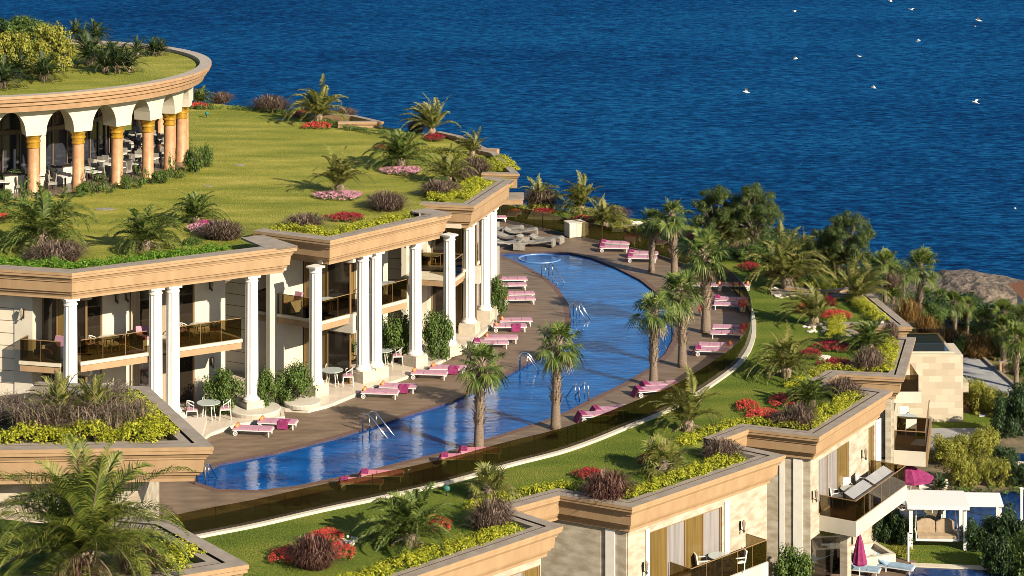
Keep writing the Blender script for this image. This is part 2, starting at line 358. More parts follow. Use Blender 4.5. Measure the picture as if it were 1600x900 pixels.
# ------------------------------------------------ right garden terrace edge (outer top edge of the parapet)
ZR = .2
RP = dict(EA=(880, 822), JA=(797, 795), KA=(875, 774), CB=(988, 793), EB=(1228, 711), JB=(1122, 689), KB=(1170, 671), CC=(1280, 683), EC=(1395, 611), JC=(1288, 597), KC=(1310, 585), CD=(1413, 590),
          ED=(1431, 527), JD=(1350, 525), KD=(1322, 508), CE=(1426, 511), EE=(1362, 459))
RV = {k: P2(*v, ZR) for k, v in RP.items()}
RV['CA'] = RV['EA'] + (RV['CB']-RV['EB']).normalized()*13.5
RV['KZ'] = RV['CA'] + Vector((-3.6, 1.6)); RV['JZ'] = RV['KZ'] + (RV['CB']-RV['EB']).normalized()*3
far = [P2(1390, 447), P2(1330, 452), P2(1260, 400), P2(1215, 385), P2(1080, 350), P2(960, 337), P2(830, 322), P2(700, 318)]
order = ['JZ', 'KZ', 'CA', 'EA', 'JA', 'KA', 'CB', 'EB', 'JB', 'KB', 'CC', 'EC', 'JC', 'KC', 'CD', 'ED', 'JD', 'KD', 'CE', 'EE']
path_r = [RV[k] for k in order]
inn = offset_path(path_r, -.9)
garden_poly = [kerb2[0]+Vector((-3, -3)), P2(225, 1010)] + inn + [P2(1345, 440), P2(1300, 405), P2(1215, 385), P2(1080, 352), P2(960, 337), P2(830, 322), P2(700, 318)] + [kerb2[i] for i in range(len(kerb2)-1, -1, -1)]
mb = MB(); mb.prism(garden_poly, -.5, -.02); struct(mb.build('garden_lawn', LAWN_R))
# white kerb + curved glass balustrade between deck and garden
kb = empty('glass_balustrade', (kerb2[8].x, kerb2[8].y, 0), 'long curved olive glass balustrade on a white kerb between the deck and the right garden', 'balustrade')
def dens(p, n=4):      # catmull-rom
    out = []
    for i in range(len(p)-1):
        a, b, c_, d = p[max(i-1, 0)], p[i], p[i+1], p[min(i+2, len(p)-1)]
        for k in range(n):
            t = k/n; out.append(.5*((2*b)+(c_-a)*t+(2*a-5*b+4*c_-d)*t*t+(3*b-a-3*c_+d)*t**3))
    return out+[p[-1]]
kd = dens(kerb2, 4)
def ribbon(mb, pts, o0, o1, z0, z1):
    A, B = offset_path(pts, o0), offset_path(pts, o1)
    for i in range(len(pts)-1):
        mb.hexa([(A[i].x, A[i].y, z0), (B[i].x, B[i].y, z0), (B[i+1].x, B[i+1].y, z0), (A[i+1].x, A[i+1].y, z0)], [(A[i].x, A[i].y, z1), (B[i].x, B[i].y, z1), (B[i+1].x, B[i+1].y, z1), (A[i+1].x, A[i+1].y, z1)])
mb = MB(); ribbon(mb, kd[:78], -.12, .13, -.1, .10); mb.build('kerb', CREAM, kb)
mb = MB(); ribbon(mb, kd, -.155, -.135, .02, 1.12); mb.build('glass_panel', GLASSG, kb)
for i in range(0, len(kd)-1, 5):
    mb = MB(); p = offset_path(kd, -.17)[i]; mb.box(p.x-.015, p.x+.015, p.y-.03, p.y+.03, 0, 1.12); mb.build('panel_joint', IRON, kb)
# dark coping strip along the deck beneath the glass
mb = MB(); ribbon(mb, kd[70:], -.9, -.2, -.01, .006); struct(mb.build('deck_border', mat('dark_border', (.05, .035, .03), .5)))

# ------------------------------------------------ terrain below on the right, shore and headland
def terr(x, y):
    h = -7.75
    s = x/y*F+800
    t = max(0, (y-150)/28.0); h -= 2.2*min(1, t)*(1 if s > 1300 else 1)
    if y > 176: h -= (y-176)*.55
    return h
mb = MB(); X0, X1, Y0, Y1, st = -90, 120, 60, 214, 2.0
nx, ny = int((X1-X0)/st), int((Y1-Y0)/st)
def bl(x, y): return terr(x, y)+(.35*math.sin(x*.31+1)*math.sin(y*.27) if y > 132 else 0)
for j in range(ny+1):
    for i in range(nx+1): mb.v.append((X0+i*st, Y0+j*st, bl(X0+i*st, Y0+j*st)))
for j in range(ny):
    for i in range(nx): a = j*(nx+1)+i; mb.f.append((a, a+1, a+nx+2, a+nx+1)); mb.mi.append(0)
EARTH = mat('hillside_earth', (.055, .05, .025), .9, (.16, .125, .07), .9, .08, 3, detail=8)
struct(mb.build('hillside', EARTH, smooth=True))
# bare rocky headland
ROCK = mat('headland_rock', (.045, .033, .028), .9, (.16, .125, .09), 1.1, .6, 1.8, detail=9)
mb = MB(); pk = at(1525, 428, -10.5); nx, ny = 110, 30
from mathutils import noise as mn
for j in range(ny+1):
    for i in range(nx+1):
        x = pk.x-15+i*.36; y = pk.y-9+j*.75; dx = x-pk.x; dy = y-pk.y
        z = -10.5 - (abs(dx)*.13 if dx < 0 else abs(dx)*.17) - (dy*dy*.03 if dy > 0 else dy*dy*.04) - .004*dx*dx
        z = max(z, -25)+.22*mn.fractal(Vector((x*.35, y*.35, 0)), 1, 2, 5)+.25*math.exp(-abs(dx+2.4)*2); mb.v.append((x, y, z))
for j in range(ny):
    for i in range(nx): a = j*(nx+1)+i; mb.f.append((a, a+1, a+nx+2, a+nx+1)); mb.mi.append(0)
struct(mb.build('headland', ROCK, smooth=True))
# road on the right, its kerb and verge
ZG = -7.7
zr = ZG+.1
rl = [(1468, 520), (1490, 560), (1510, 590), (1535, 625), (1560, 640), (1625, 640)]
mb = MB(); mb.prism([P2(*p, zr) for p in [(1440, 500), (1470, 545), (1500, 590), (1530, 650), (1640, 640), (1590, 608), (1545, 570), (1500, 528), (1470, 500)]], zr-.3, zr); struct(mb.build('road', ROAD))
mb = MB(); ribbon(mb, [P2(*p, zr) for p in [(1640, 640), (1590, 609), (1545, 571), (1500, 529), (1470, 501)]], 0, .22, zr-.2, zr+.14); struct(mb.build('road_kerb', SAND))
# villa lawns, terraces, private pools
z1 = ZG+.04
def flat(name, pts, m, z, z0=None): mb = MB(); mb.prism([P2(*p, z) for p in pts], z0 if z0 is not None else z-.25, z); return struct(mb.build(name, m))
flat('road_verge', [(1470, 498), (1500, 526), (1545, 568), (1592, 606), (1645, 640), (1645, 590), (1560, 520)], DRYG, zr+.02)
flat('villa_lawn', [(1380, 700), (1395, 620), (1545, 620), (1590, 660), (1590, 672), (1440, 668)], LAWN_R, z1)
flat('pool_terrace', [(1380, 706), (1400, 669), (1540, 669), (1540, 700)], GREYT, z1+.03)
flat('villa_terrace', [(1330, 800), (1390, 745), (1530, 748), (1650, 752), (1650, 775), (1470, 778), (1440, 800), (1420, 830)], mat('brown_paving', (.14, .09, .065), .7, (.2, .14, .1), 3), z1+.02)
flat('villa_grass', [(1290, 1000), (1330, 838), (1640, 838), (1640, 1000)], LAWN_R, z1)
flat('sunken_pool', [(1478, 778), (1465, 818), (1640, 850), (1640, 768), (1500, 768)], PRIVW, z1+.05)
flat('plunge_pool', [(1425, 884), (1400, 930), (1640, 930), (1640, 893)], PRIVW, z1+.07)
flat('plunge_pool_kerb', [(1423, 879), (1640, 888), (1640, 893), (1425, 884.5)], LIP, z1+.12)
flat('timber_walk', [(1345, 930), (1395, 870), (1432, 876), (1395, 930)], DECK, z1+.06)
flat('far_pool', [(1545, 715), (1560, 690), (1640, 690), (1640, 725)], PRIVW, z1+.05)
flat('far_pool_kerb', [(1540, 722), (1640, 732), (1640, 725), (1543, 716)], LIP, z1+.1)

# ------------------------------------------------ left roof lawn
ZL = 7.85
# ================================================================= LEFT HOTEL WINGS
TAUPE = mat('taupe_curtain', (.22, .17, .11), .9, (.32, .25, .17), 1, 0, stretch=(9, 9, .1))
def wall_lamp(fr, x, y, z, label, facing=0):
    p = fr.P(x, y, z)
    r = empty('wall_lamp', p, label, 'wall lamp', 'wall lanterns of the hotel')
    m = MB(); m.box(x-.05, x+.05, y-.03, y, z-.22, z+.22, fr); m.tube([fr.P(x, y-.03, z-.12), fr.P(x, y-.16, z-.2), fr.P(x, y-.24, z-.1)], .015, 6); m.build('bracket', IRON, r)
    m = MB(); q = fr.P(x, y-.24, z)
    m.lathe(q, [(.04, -.1), (.07, .0), (.09, .2), (.10, .22), (.04, .30), (.012, .34)], 6); m.build('lantern', mat_lan, r)
    m = MB(); m.lathe(q, [(.02, -.28), (.06, -.2), (.02, -.11)], 6); m.build('finial', IRON, r)
    return r
mat_lan = mat('lantern_glass', (.22, .18, .13), .3)
def column(parent, fr, x, y, z0, z1, r=.35, base=True):
    c = fr.P(x, y, 0); m = MB()
    top = z1
    prof = [(r*1.25, z0+.60), (r*1.28, z0+.68), (r*1.08, z0+.78), (r*1.04, z0+.85), (r, z0+.92), (r*.96, (z0+top)/2+1), (r*.92, top-.34), (r*1.0, top-.32), (r*1.0, top-.28), (r*.92, top-.26), (r*.95, top-.17), (r*1.0, top-.10)]
    n = 24; base_ = len(m.v)
    for j, (rr, z) in enumerate(prof):
        for k in range(n):
            q = 2*math.pi*k/n; q2 = rr-(.035 if (k % 2 and 4 <= j <= 6) else 0); m.v.append((c.x+q2*math.cos(q), c.y+q2*math.sin(q), z))
    for i in range(len(prof)-1):
        for k in range(n): m.f.append((base_+i*n+k, base_+i*n+(k+1) % n, base_+(i+1)*n+(k+1) % n, base_+(i+1)*n+k)); m.mi.append(0)
    m.box(x-r*1.02, x+r*1.02, y-r*1.02, y+r*1.02, top-.10, top, fr)
    co = m.build('column', WHITE, parent)
    m = MB(); m.box(x-r*1.42, x+r*1.42, y-r*1.42, y+r*1.42, z0, z0+.5, fr); m.box(x-r*1.32, x+r*1.32, y-r*1.32, y+r*1.32, z0+.5, z0+.6, fr)
    m.build('plinth', STONE, co)
    return co
def window(parent, fr, x0, x1, y, z0, z1, n=2, panes=(None,), deep=.0):
    """sliding window: frame bars with panes behind; y = wall face"""
    m = MB(); t = .07
    m.box(x0, x1, y-.05, y+.04, z1-t, z1, fr); m.box(x0, x1, y-.05, y+.04, z0, z0+t, fr)
    for i in range(n+1):
        xx = x0+(x1-x0)*i/n; a = max(x0, xx-t/2); b = min(x1, xx+t/2)
        if i == 0: b = x0+t
        if i == n: a = x1-t
        m.box(a, b, y-.047, y+.037, z0+t, z1-t, fr)
    w_ = m.build('window', FRAME, parent)
    for i in range(n):
        a = x0+(x1-x0)*i/n; b = x0+(x1-x0)*(i+1)/n; g = MB(); g.box(a+.02, b-.02, y-.01, y+.01, z0+.03, z1-.03, fr)
        g.build('pane', panes[i % len(panes)] or DARKGL, w_)
    return w_
def balcony(parent, fr, x0, x1, y0, y1, z, glass=True, left=False, right=False, gh=1.05, gmat=None):
    m = MB(); m.box(x0, x1, y0, y1, z-.16, z, fr); m.m = 1; m.box(x0+.03, x1-.03, y0+.06, y1, z-.50, z-.16, fr)
    b = m.build('balcony', [LIP, PEACH], parent)
    if glass:
        g = MB(); g.box(x0+.04, x1-.04, y0+.08, y0+.10, z+.02, z+gh, fr)
        if left: g.box(x0+.04, x0+.06, y0+.12, y1, z+.02, z+gh, fr)
        if right: g.box(x1-.06, x1-.04, y0+.12, y1, z+.02, z+gh, fr)
        g.build('balustrade', gmat or GLASS, b)
        r = MB(); r.box(x0+.04, x1-.04, y0+.07, y0+.11, z+gh, z+gh+.03, fr)
        if left: r.box(x0+.03, x0+.07, y0+.11, y1, z+gh, z+gh+.03, fr)
        if right: r.box(x1-.07, x1-.03, y0+.11, y1, z+gh, z+gh+.03, fr)
        nn = max(1, round((x1-x0)/1.3))
        for i in range(1, nn): xx = x0+(x1-x0)*i/nn; r.box(xx-.008, xx+.008, y0+.078, y0+.102, z+.02, z+gh, fr)
        r.build('handrail', FRAME, b)
    return b
COLY = .86     # column line behind the outer cornice edge
YB = 3.9       # back wall plane
ZF = 3.9       # upper floor level
ZT = .14       # terrace level
TAUPE2 = None
wings = []
def wing(zt, pts, C, E, J, label, cols, bays, ret_cols=(), ret=None):
    """pts: outer cornice path (px); C corner, E end, J start of the return"""
    V = [P2(*p, zt) for p in pts]
    Cv, Ev, Jv = P2(*C, zt), P2(*E, zt), P2(*J, zt)
    fr = Frame(Cv, Ev); fj = Frame(Jv, Cv)
    o = empty('hotel_wing', (Cv.x, Cv.y, 0), label, 'hotel wing', 'curving hotel wings beside the pool')
    parapet(o, V, zt)
    zs = zt-1.40
    if len(V) > 3:
        i = 3; jx, jy = fr.loc(V[i]); q = [fr.P(fr.L, 0, 0), fr.P(jx, jy, 0), fr.P(jx-1.3, jy, 0), fr.P(jx-1.3, .5, 0), fr.P(fr.L-1.2, .0, 0)]; m = MB(); m.prism(q, zt-.1, zt+.004); m.build('corner_slab', SAND, o)
    for px in cols: column(o, fr, fr.s_at(px, COLY), COLY, ZT, zs)
    # soffit / roof slab
    m = MB(); m.box(.3, fr.L-.2, .9, 9, zs-.001, zs+.25, fr); m.build('soffit', SOFFIT, o)
    # back wall with openings
    m = MB(); wins = []
    xs = [.9]
    for (a, b) in bays['win']:
        xa, xb = fr.s_at(a, YB), fr.s_at(b, YB); wins.append((xa, xb))
    xe = fr.s_at(bays['xe'], YB) if 'xe' in bays else fr.L; prev = -1.0
    for z0, z1 in ((ZT, ZF-.5), (ZF, zs)):
        prev = -.6
        for xa, xb in wins:
            m.box(prev, xa, YB, YB+.3, z0, z1, fr); prev = xb; m.box(xa, xb, YB, YB+.3, z0+2.75, z1, fr) if z1-(z0+2.75) > .05 else None
        m.box(prev, xe, YB, YB+.3, z0, z1, fr)
    m.box(-.6, xe, YB, YB+.3, ZF-.5, ZF, fr)
    m.build('wall', CREAM, o)
    for z0 in (ZT, ZF):
        for xa, xb in wins: window(o, fr, xa, xb, YB+.12, z0, z0+2.75, max(1, round((xb-xa)/1.1)), (DARKGL, DARKGL, AMBGL))
    for xa, xb in wins:
        for z0 in (ZT, ZF): m = MB(); m.box(xa, xa+.5, YB-.14, YB-.06, z0+.03, z0+2.7, fr); m.build('curtain', TAUPE, o)
    for (a, b) in bays['balc']:
        balcony(o, fr, fr.s_at(a, .8), fr.s_at(b, .8), .8, YB, ZF)
    m = MB(); m.box(.2, fr.L+.3, YB-.4, 12, -.2, ZT-.01, fr); m.build('foundation', STONE, o)
    wings.append((fr, fj, o)); return fr, fj, o
Z1, Z2, Z3 = 8.5, 8.3, 7.9
fr1, fj1, w1 = wing(Z1, [(-260, 404), (112, 427), (465, 384), (412, 367), (395, 374)], (112, 427), (465, 384), (0, 420),
    'nearest hotel wing on the left with white columns and two glazed balconies', [110, 243, 270, 393],
    dict(xe=352, win=[(112, 160), (203, 240), (252, 304)], balc=[(126, 232), (281, 379)]))
fr2, fj2, w2 = wing(Z2, [(395, 360.5), (516, 376), (706, 333), (668, 325), (640, 329)], (516, 376), (706, 333), (412, 363),
    'middle hotel wing with a paired white column and yellow plants on its roof edge', [493, 567, 587, 649, 702],
    dict(xe=606, win=[(498, 556), (575, 592)], balc=[(502, 557), (592, 638)]))
fr3, fj3, w3 = wing(Z3, [(655, 318.5), (741, 322), (803, 281), (760, 274), (748, 280)], (741, 322), (803, 281), (665, 319),
    'farthest hotel wing whose columns stand beside the far pool tip', [733, 757, 768],
    dict(win=[(715, 735)], balc=[(712, 726), (736, 750)]))
# side walls along the returns
def side(o, fr, fj, zt, px0, pxw, pxb, wy=1.5, win=True, corner=True):
    zs = zt-1.4; L = fj.L; x0 = fj.s_at(px0, wy); xw = fj.s_at(pxw, wy); xe = L-1.7
    m = MB(); m.box(x0, xw-1.0, wy, wy+.3, ZT, zs, fj); m.build('side_wall', SIDING, o, )
    m = MB(); m.box(xw-1.0, xw-.02, wy-.05, wy+.3, ZT, zs, fj); m.box(xw-.02, xe, wy+.9, wy+1.2, ZT, zs, fj) if not win else None
    if win:
        for z0, z1 in ((ZT, ZF-.5), (ZF, zs)):
            m.box(xw, xe+1.5, wy+.9, wy+1.2, z0+2.75, z1, fj) if z1-z0-2.75 > .05 else None
        m.box(xw, xe+1.5, wy+.9, wy+1.2, ZF-.5, ZF, fj); m.box(xw-.32, xw-.02, wy+.3, wy+1.2, ZT, zs, fj)
    m.build('pier', CREAM, o)
    if win:
        for z0 in (ZT, ZF): window(o, fj, xw, xe+1.3, wy+1.02, z0, z0+2.75, 3, (DARKGL, AMBGL, DARKGL))
    balcony(o, fj, xw-.3, L-.55-.32, .55, wy+.9, ZF, left=True)
    return xw
xw1 = side(w1, fr1, fj1, Z1, -60, 52, 100)
xw2 = side(w2, fr2, fj2, Z2, 330, 424, 480)
xw3 = side(w3, fr3, fj3, Z3, 588, 668, 700)
wall_lamp(fj1, xw1-.5, 1.44, 6.0, 'wall lantern left of the nearest wing\'s side balcony')
wall_lamp(fj2, xw2-.5, 1.44, 6.0, 'wall lantern by the middle wing\'s side balcony')
for (f_, px, z, l) in ((fr1, 181, 6.1, 'left lantern of the pair between the nearest wing\'s windows'), (fr1, 197, 6.1, 'right lantern of the pair between the nearest wing\'s windows'),
                       (fr1, 328, 6.1, 'upper lantern beside the cladding of the nearest wing\'s second balcony'), (fr1, 330, 2.1, 'ground floor lantern above the white terrace chairs'),
                       (fr2, 628, 6.1, 'lantern between the white columns of the middle wing')):
    wall_lamp(f_, f_.s_at(px, YB), YB-.01, z, l)
# glass divider between the two balconies of wing 1
# ------------------------------------------------ far roof edge walls behind the left lawn
def lowwall(pts, z, label, name='parapet_wall', k=.5, zsink=0):
    V = [P2(*p, z) for p in pts]; o = empty(name, (V[0].x, V[0].y, z-.6), label, 'parapet', 'parapet pieces round the gardens')
    m = MB(); sweep(m, V, [(0, 0), (0, -.14), (-.03, -.16), (-.08, -.28), (-.12, -.30), (-.12, -.9), (-.5, -.9), (-.5, 0)], z); m.build('cornice', PEACH, o)
    m = MB(); sweep(m, V, [(.004, .001), (-.46, .001)], z, False); m.build('coping', SAND, o); return o
lowwall([(752, 270.5), (812, 272), (776, 238), (752, 233)], 8.1, 'angled parapet corner at the far right tip of the big lawn')
lowwall([(680, 206), (712, 213), (752, 232.5), (776, 234)], 8.15, 'short parapet behind the far fan of palms on the big lawn')
lowwall([(528, 191), (600, 190), (556, 180), (505, 176)], 8.3, 'low peach parapet at the sea edge of the big lawn')
p = at(806, 312, 6.6); o = empty('roof_ledge', p, 'small peach ledge jutting out under the far parapet corner', 'ledge'); m = MB(); m.box(p.x-.9, p.x+.45, p.y, p.y+2, 6.3, 6.6); m.build('band', PEACH, o); m = MB(); m.box(p.x-.95, p.x+.5, p.y-.05, p.y+2, 6.601, 6.68); m.build('lid', SAND, o)
# ------------------------------------------------ lawn on the left roofs
lawn = offset_path([P2(*p, Z1) for p in [(-260, 404), (112, 427), (465, 384), (412, 367)]], -.7)[:3]
lawn += offset_path([P2(*p, Z2) for p in [(395, 360.5), (516, 376), (706, 333), (668, 325)]], -.7)[0:3]
lawn += offset_path([P2(*p, Z3) for p in [(655, 318.5), (741, 322), (803, 281), (760, 274)]], -.7)[0:3]
lawn += [P2(*p, ZL) for p in [(800, 284), (782, 246), (752, 240), (715, 222), (690, 215), (610, 200), (556, 190), (500, 184), (440, 174), (330, 161), (150, 158), (-300, 158)]]
mb = MB(); mb.prism(lawn, ZL-.4, ZL); struct(mb.build('roof_lawn', LAWN_L))

# ------------------------------------------------ near wings bottom left
def near_wing(zt, pts, label, wall=True, wallx=None):
    V = [P2(*p, zt) for p in pts]; o = empty('hotel_wing', (V[1].x, V[1].y, 0), label, 'hotel wing', 'curving hotel wings beside the pool')
    parapet(o, V, zt); return V, o
ZN1, ZN2 = 8.2, 7.6
VN1, n1 = near_wing(ZN1, [(-300, 708), (334, 698), (232, 604), (60, 596)], 'near left hotel wing with a planted roof bed and a deep peach cornice')
frn = Frame(VN1[0], VN1[1]); m = MB(); zs = ZN1-1.4
m.box(-2, frn.L-2.9, 1.4, 1.8, -1, zs, frn); m.box(frn.L-3.3, frn.L-2.9, 1.8, 9, -1, zs, frn); m.build('wall', TRAV, n1)
m = MB(); m.box(0, frn.L-.9, .9, 8, zs, zs+.2, frn); m.build('soffit', SOFFIT, n1)
VN2, n2 = near_wing(ZN2, [(-300, 930), (250, 905), (389, 882), (262, 812), (120, 800)], 'nearest planted roof corner at the bottom left behind the big palm')
mb = MB(); mb.prism(offset_path(VN1, -.7)+[VN1[0]+Vector((0, 6))], ZN1-.5, ZN1-.25); struct(mb.build('near_bed_soil', mat('soil', (.05, .035, .02), .95, (.09, .07, .03), 2, .05, 8)))
mb = MB(); mb.prism(offset_path(VN2, -.7)+[VN2[0]+Vector((0, 9))], ZN2-.5, ZN2-.25); struct(mb.build('corner_lawn', LAWN_R))

# ------------------------------------------------ terrace in front of the left wings
TER = [(230, 720), (300, 698), (325, 681), (365, 667), (440, 655), (437, 640), (448, 642), (480, 644), (512, 636), (560, 616), (600, 603), (640, 589), (660, 582), (700, 560), (722, 545), (750, 524), (770, 507), (776, 480), (777, 400), (777, 350), (700, 350), (560, 480), (260, 560), (60, 640)]
t2 = [P2(x, y) for x, y in TER]
mb = MB(); mb.prism(t2, -.05, ZT); struct(mb.build('terrace', MARBLE))
mb = MB(); ribbon(mb, t2[:20], -.02, .16, -.02, ZT+.03); struct(mb.build('terrace_kerb', CREAM))

# ================================================================= ROTUNDA
RC = Vector((-34.1, 143.7)); RR = 14.7; ZRT = 14.0
ro = empty('rotunda', (RC.x, RC.y, ZL), 'round restaurant pavilion with apricot columns, gilded capitals and a grassed roof', 'pavilion')
def ringpts(r, n=120): return [Vector((RC.x+r*math.cos(2*math.pi*k/n), RC.y+r*math.sin(2*math.pi*k/n))) for k in range(n)]
def lring(m, prof, n=120):
    for j in range(len(prof)-1):
        for k in range(n):
            q0, q1 = 2*math.pi*k/n, 2*math.pi*(k+1)/n
            (ra, za), (rb, zb) = prof[j], prof[j+1]
            m.face([(RC.x+ra*math.cos(q0), RC.y+ra*math.sin(q0), za), (RC.x+ra*math.cos(q1), RC.y+ra*math.sin(q1), za), (RC.x+rb*math.cos(q1), RC.y+rb*math.sin(q1), zb), (RC.x+rb*math.cos(q0), RC.y+rb*math.sin(q0), zb)])
m = MB(); lring(m, [(RR, ZRT), (RR, ZRT-.16), (RR-.06, ZRT-.2), (RR-.1, ZRT-.38), (RR-.24, ZRT-.42), (RR-.28, ZRT-.62), (RR-.4, ZRT-.66), (RR-.5, ZRT-1.0), (RR-.95, ZRT-1.02)])
smooth_by_angle(m.build('cornice', mat('rotunda_cornice', (.26, .155, .085), .6, (.32, .20, .115), 2.5, 0), ro), 12)
m = MB(); lring(m, [(RR+.003, ZRT+.001), (RR-.75, ZRT+.001), (RR-.75, ZRT-.3)]); m.build('coping', mat('rotunda_coping', (.27, .225, .18), .7, (.32, .27, .215), 3), ro)
m = MB(); m.prism(ringpts(RR-.7), ZRT-.4, ZRT-.22, sides=False); struct(m.build('rotunda_lawn', LAWN_L))
# ring of arches: curved wall with arch openings
RCOL = 12.9; ang = [rad(-90+a) for a in [2+12.5*k for k in range(-3, 13)]]
ztop, zcap = ZRT-1.0, 11.46
m = MB(); half = rad(12.5)/2; RO, RI = RCOL+.62, RCOL-.62
nseg = 14; cw = .56/RCOL
for a in ang:
    for sgn in (-1, 1):
        pts = []
        for i in range(nseg+1):
            t = i/nseg; th = cw + (half-cw)*t      # from column edge to arch crown
            u_ = 1-t; z = zcap+(ztop-.12-zcap)*math.sqrt(max(0, 1-u_**2)); pts.append((a+sgn*th, z))
        pts = [(a, zcap)]+pts
        for i in range(len(pts)-1):
            (q0, za), (q1, zb) = pts[i], pts[i+1]
            def pp(r, q, z): return (RC.x+r*math.cos(q), RC.y+r*math.sin(q), z)
            for r in (RO, RI): m.face([pp(r, q0, za), pp(r, q1, zb), pp(r, q1, ztop), pp(r, q0, ztop)])
            m.face([pp(RO, q0, za), pp(RO, q1, zb), pp(RI, q1, zb), pp(RI, q0, za)])
m.build('arcade', CREAM, ro)
for a in ang:
    c = Vector((RC.x+RCOL*math.cos(a), RC.y+RCOL*math.sin(a), 0)); m = MB()
    m.lathe(c, [(.40, ZL-.3), (.40, ZL+.1), (.36, ZL+.15), (.345, 10.5), (.34, 10.8)], 20); cc = m.build('column', COLPE, ro); smooth_by_angle(cc)
    m = MB(); m.lathe(c, [(.36, 10.66), (.40, 10.7), (.40, 10.78), (.36, 10.81), (.37, 10.98), (.43, 11.02), (.43, 11.10), (.38, 11.14), (.42, 11.28), (.5, 11.38), (.5, 11.47)], 20); cp = m.build('capital', GOLD, cc); smooth_by_angle(cp)
    m = MB(); m.lathe(c, [(.42, ZL-.3), (.42, ZL+.02), (.38, ZL+.12)], 20); m.build('base_ring', GOLD, cc)
# ceiling, floor, inner glazing
m = MB(); m.prism(ringpts(RR-.6), ztop, ztop+.02, sides=False); m.build('ceiling', mat('rotunda_ceiling', (.22, .17, .12), .8), ro)
m = MB(); m.prism(ringpts(13.4), ZL-.1, ZL+.05); m.build('floor', mat('rotunda_floor', (.12, .085, .06), .3, (.17, .12, .09), 1), ro)
m = MB(); RIN = 8.2
lring(m, [(RIN, ZL+.05), (RIN, ztop)], 48); m.build('glazing', mat('rotunda_glazing', (.02, .022, .03), .08, spec=.6), ro)
m = MB()
for k in range(48):
    q = 2*math.pi*k/48; c = Vector((RC.x+(RIN+.05)*math.cos(q), RC.y+(RIN+.05)*math.sin(q), 0)); m.tube([(c.x, c.y, ZL), (c.x, c.y, ztop)], .06, 4)
lring(m, [(RIN+.06, ZL+2.9), (RIN+.12, ZL+2.95), (RIN+.12, ZL+3.2), (RIN+.06, ZL+3.25)], 48)
m.build('mullions', mat('mullion_bronze', (.09, .06, .04), .5), ro)
m = MB()
for k in (0, 1, 2, 3):
    q = rad(-90+(10.5, 12.5, 30, 33)[k]); rr = 10.6
    m.lathe((RC.x+rr*math.cos(q), RC.y+rr*math.sin(q), 0), [(.28, ZL), (.28, ztop)], 4)
m.build('pier', STONE, ro)

# ================================================================= RIGHT VILLAS
villas = []
def villa(C, E, pts, label, zbot=-7.9):
    o = empty('villa', (C.x, C.y, ZG), label, 'villa', 'stone villas under the right garden')
    parapet(o, pts, ZR, .93); fr = Frame(C, E); villas.append((fr, o)); return fr, o
def vwall(o, fr, x0, x1, y, holes, z0=-8.0, z1=-1.1, m_=None, th=.3, name='wall'):
    m = MB(); prev = x0; zs = sorted(holes)
    for (a, b, za, zb) in zs:
        m.box(prev, a, y, y+th, z0, z1, fr); m.box(a, b, y, y+th, zb, z1, fr)
        if za > z0: m.box(a, b, y, y+th, z0, za, fr)
        prev = b
    m.box(prev, x1, y, y+th, z0, z1, fr); return m.build(name, m_ or TRAV, o)
# A (bottom, mostly cut by the frame), B, C, D, E
frA, vA = villa(RV['CA'], RV['EA'], [RV[k] for k in ('JZ', 'KZ', 'CA', 'EA', 'JA')], 'stone villa at the bottom edge with only its cornice and upper wall in view')
WY = .75
a0, a1 = frA.s_at(826, WY), frA.s_at(858, WY)
vwall(vA, frA, .6, frA.L-.6, WY, [(a0-4, a1-.55, -6, -1.5)]); window(vA, frA, a0-4, a1-.55, WY+.1, -6, -1.5, 5, (AMBGL, GREYGL))
m = MB(); m.box(frA.L-.9, frA.L-.6, WY+.3, 3.6, -8, -1.1, frA); m.build('side_wall', TRAV, vA)
frB, vB = villa(RV['CB'], RV['EB'], [RV[k] for k in ('JA', 'KA', 'CB', 'EB', 'JB')], 'stone villa in the middle with a tall curtained window under the peach cornice')
def wx(fr, px, y=WY): return fr.s_at(px, y)
vwall(vB, frB, .55, frB.L-.5, WY, [(wx(frB, 1015), wx(frB, 1128), -4.1, -1.55)])
window(vB, frB, wx(frB, 1015), wx(frB, 1128), WY+.12, -4.1, -1.55, 4, (AMBGL, GREYGL, AMBGL, GREYGL))
m = MB(); m.box(wx(frB, 1131), wx(frB, 1139), WY-.06, WY-.001, -8, -1.35, frB); m.build('pilaster', WHITE, vB); m = MB(); m.box(wx(frB, 1008, WY), wx(frB, 1014, WY), WY-.05, WY-.001, -8, -1.35, frB); m.build('pilaster', WHITE, vB)
fjB = Frame(RV['KA'], RV['CB'])     # return face: recessed stone wall, white pilasters
vwall(vB, fjB, -3.0, fjB.L-1.85, .62, []); vwall(vB, fjB, fjB.L-1.85, fjB.L-.6, .66, [])
m = MB(); m.box(fjB.L-1.6, fjB.L-1.15, .58, .655, -8, -1.15, fjB); m.build('pilaster', WHITE, vB)
m = MB(); m.box(frB.L-.8, frB.L-.5, WY+.3, 3.4, -8, -1.1, frB); m.build('side_wall', TRAV, vB)
wall_lamp(frB, wx(frB, 1004), WY-.01, -3.0, 'wall lantern left of the tall curtained window')
wall_lamp(frB, wx(frB, 1156), WY-.01, -2.75, 'wall lantern between the tall window and the glass balcony')
frC, vC = villa(RV['CC'], RV['EC'], [RV[k] for k in ('JB', 'KB', 'CC', 'EC', 'JC')], 'stone villa with the long projecting balcony above the garden umbrella')
vwall(vC, frC, .55, frC.L-.5, WY, [(wx(frC, 1279), wx(frC, 1327), -4.15, -1.5), (wx(frC, 1357), wx(frC, 1366), -4.15, -1.5)])
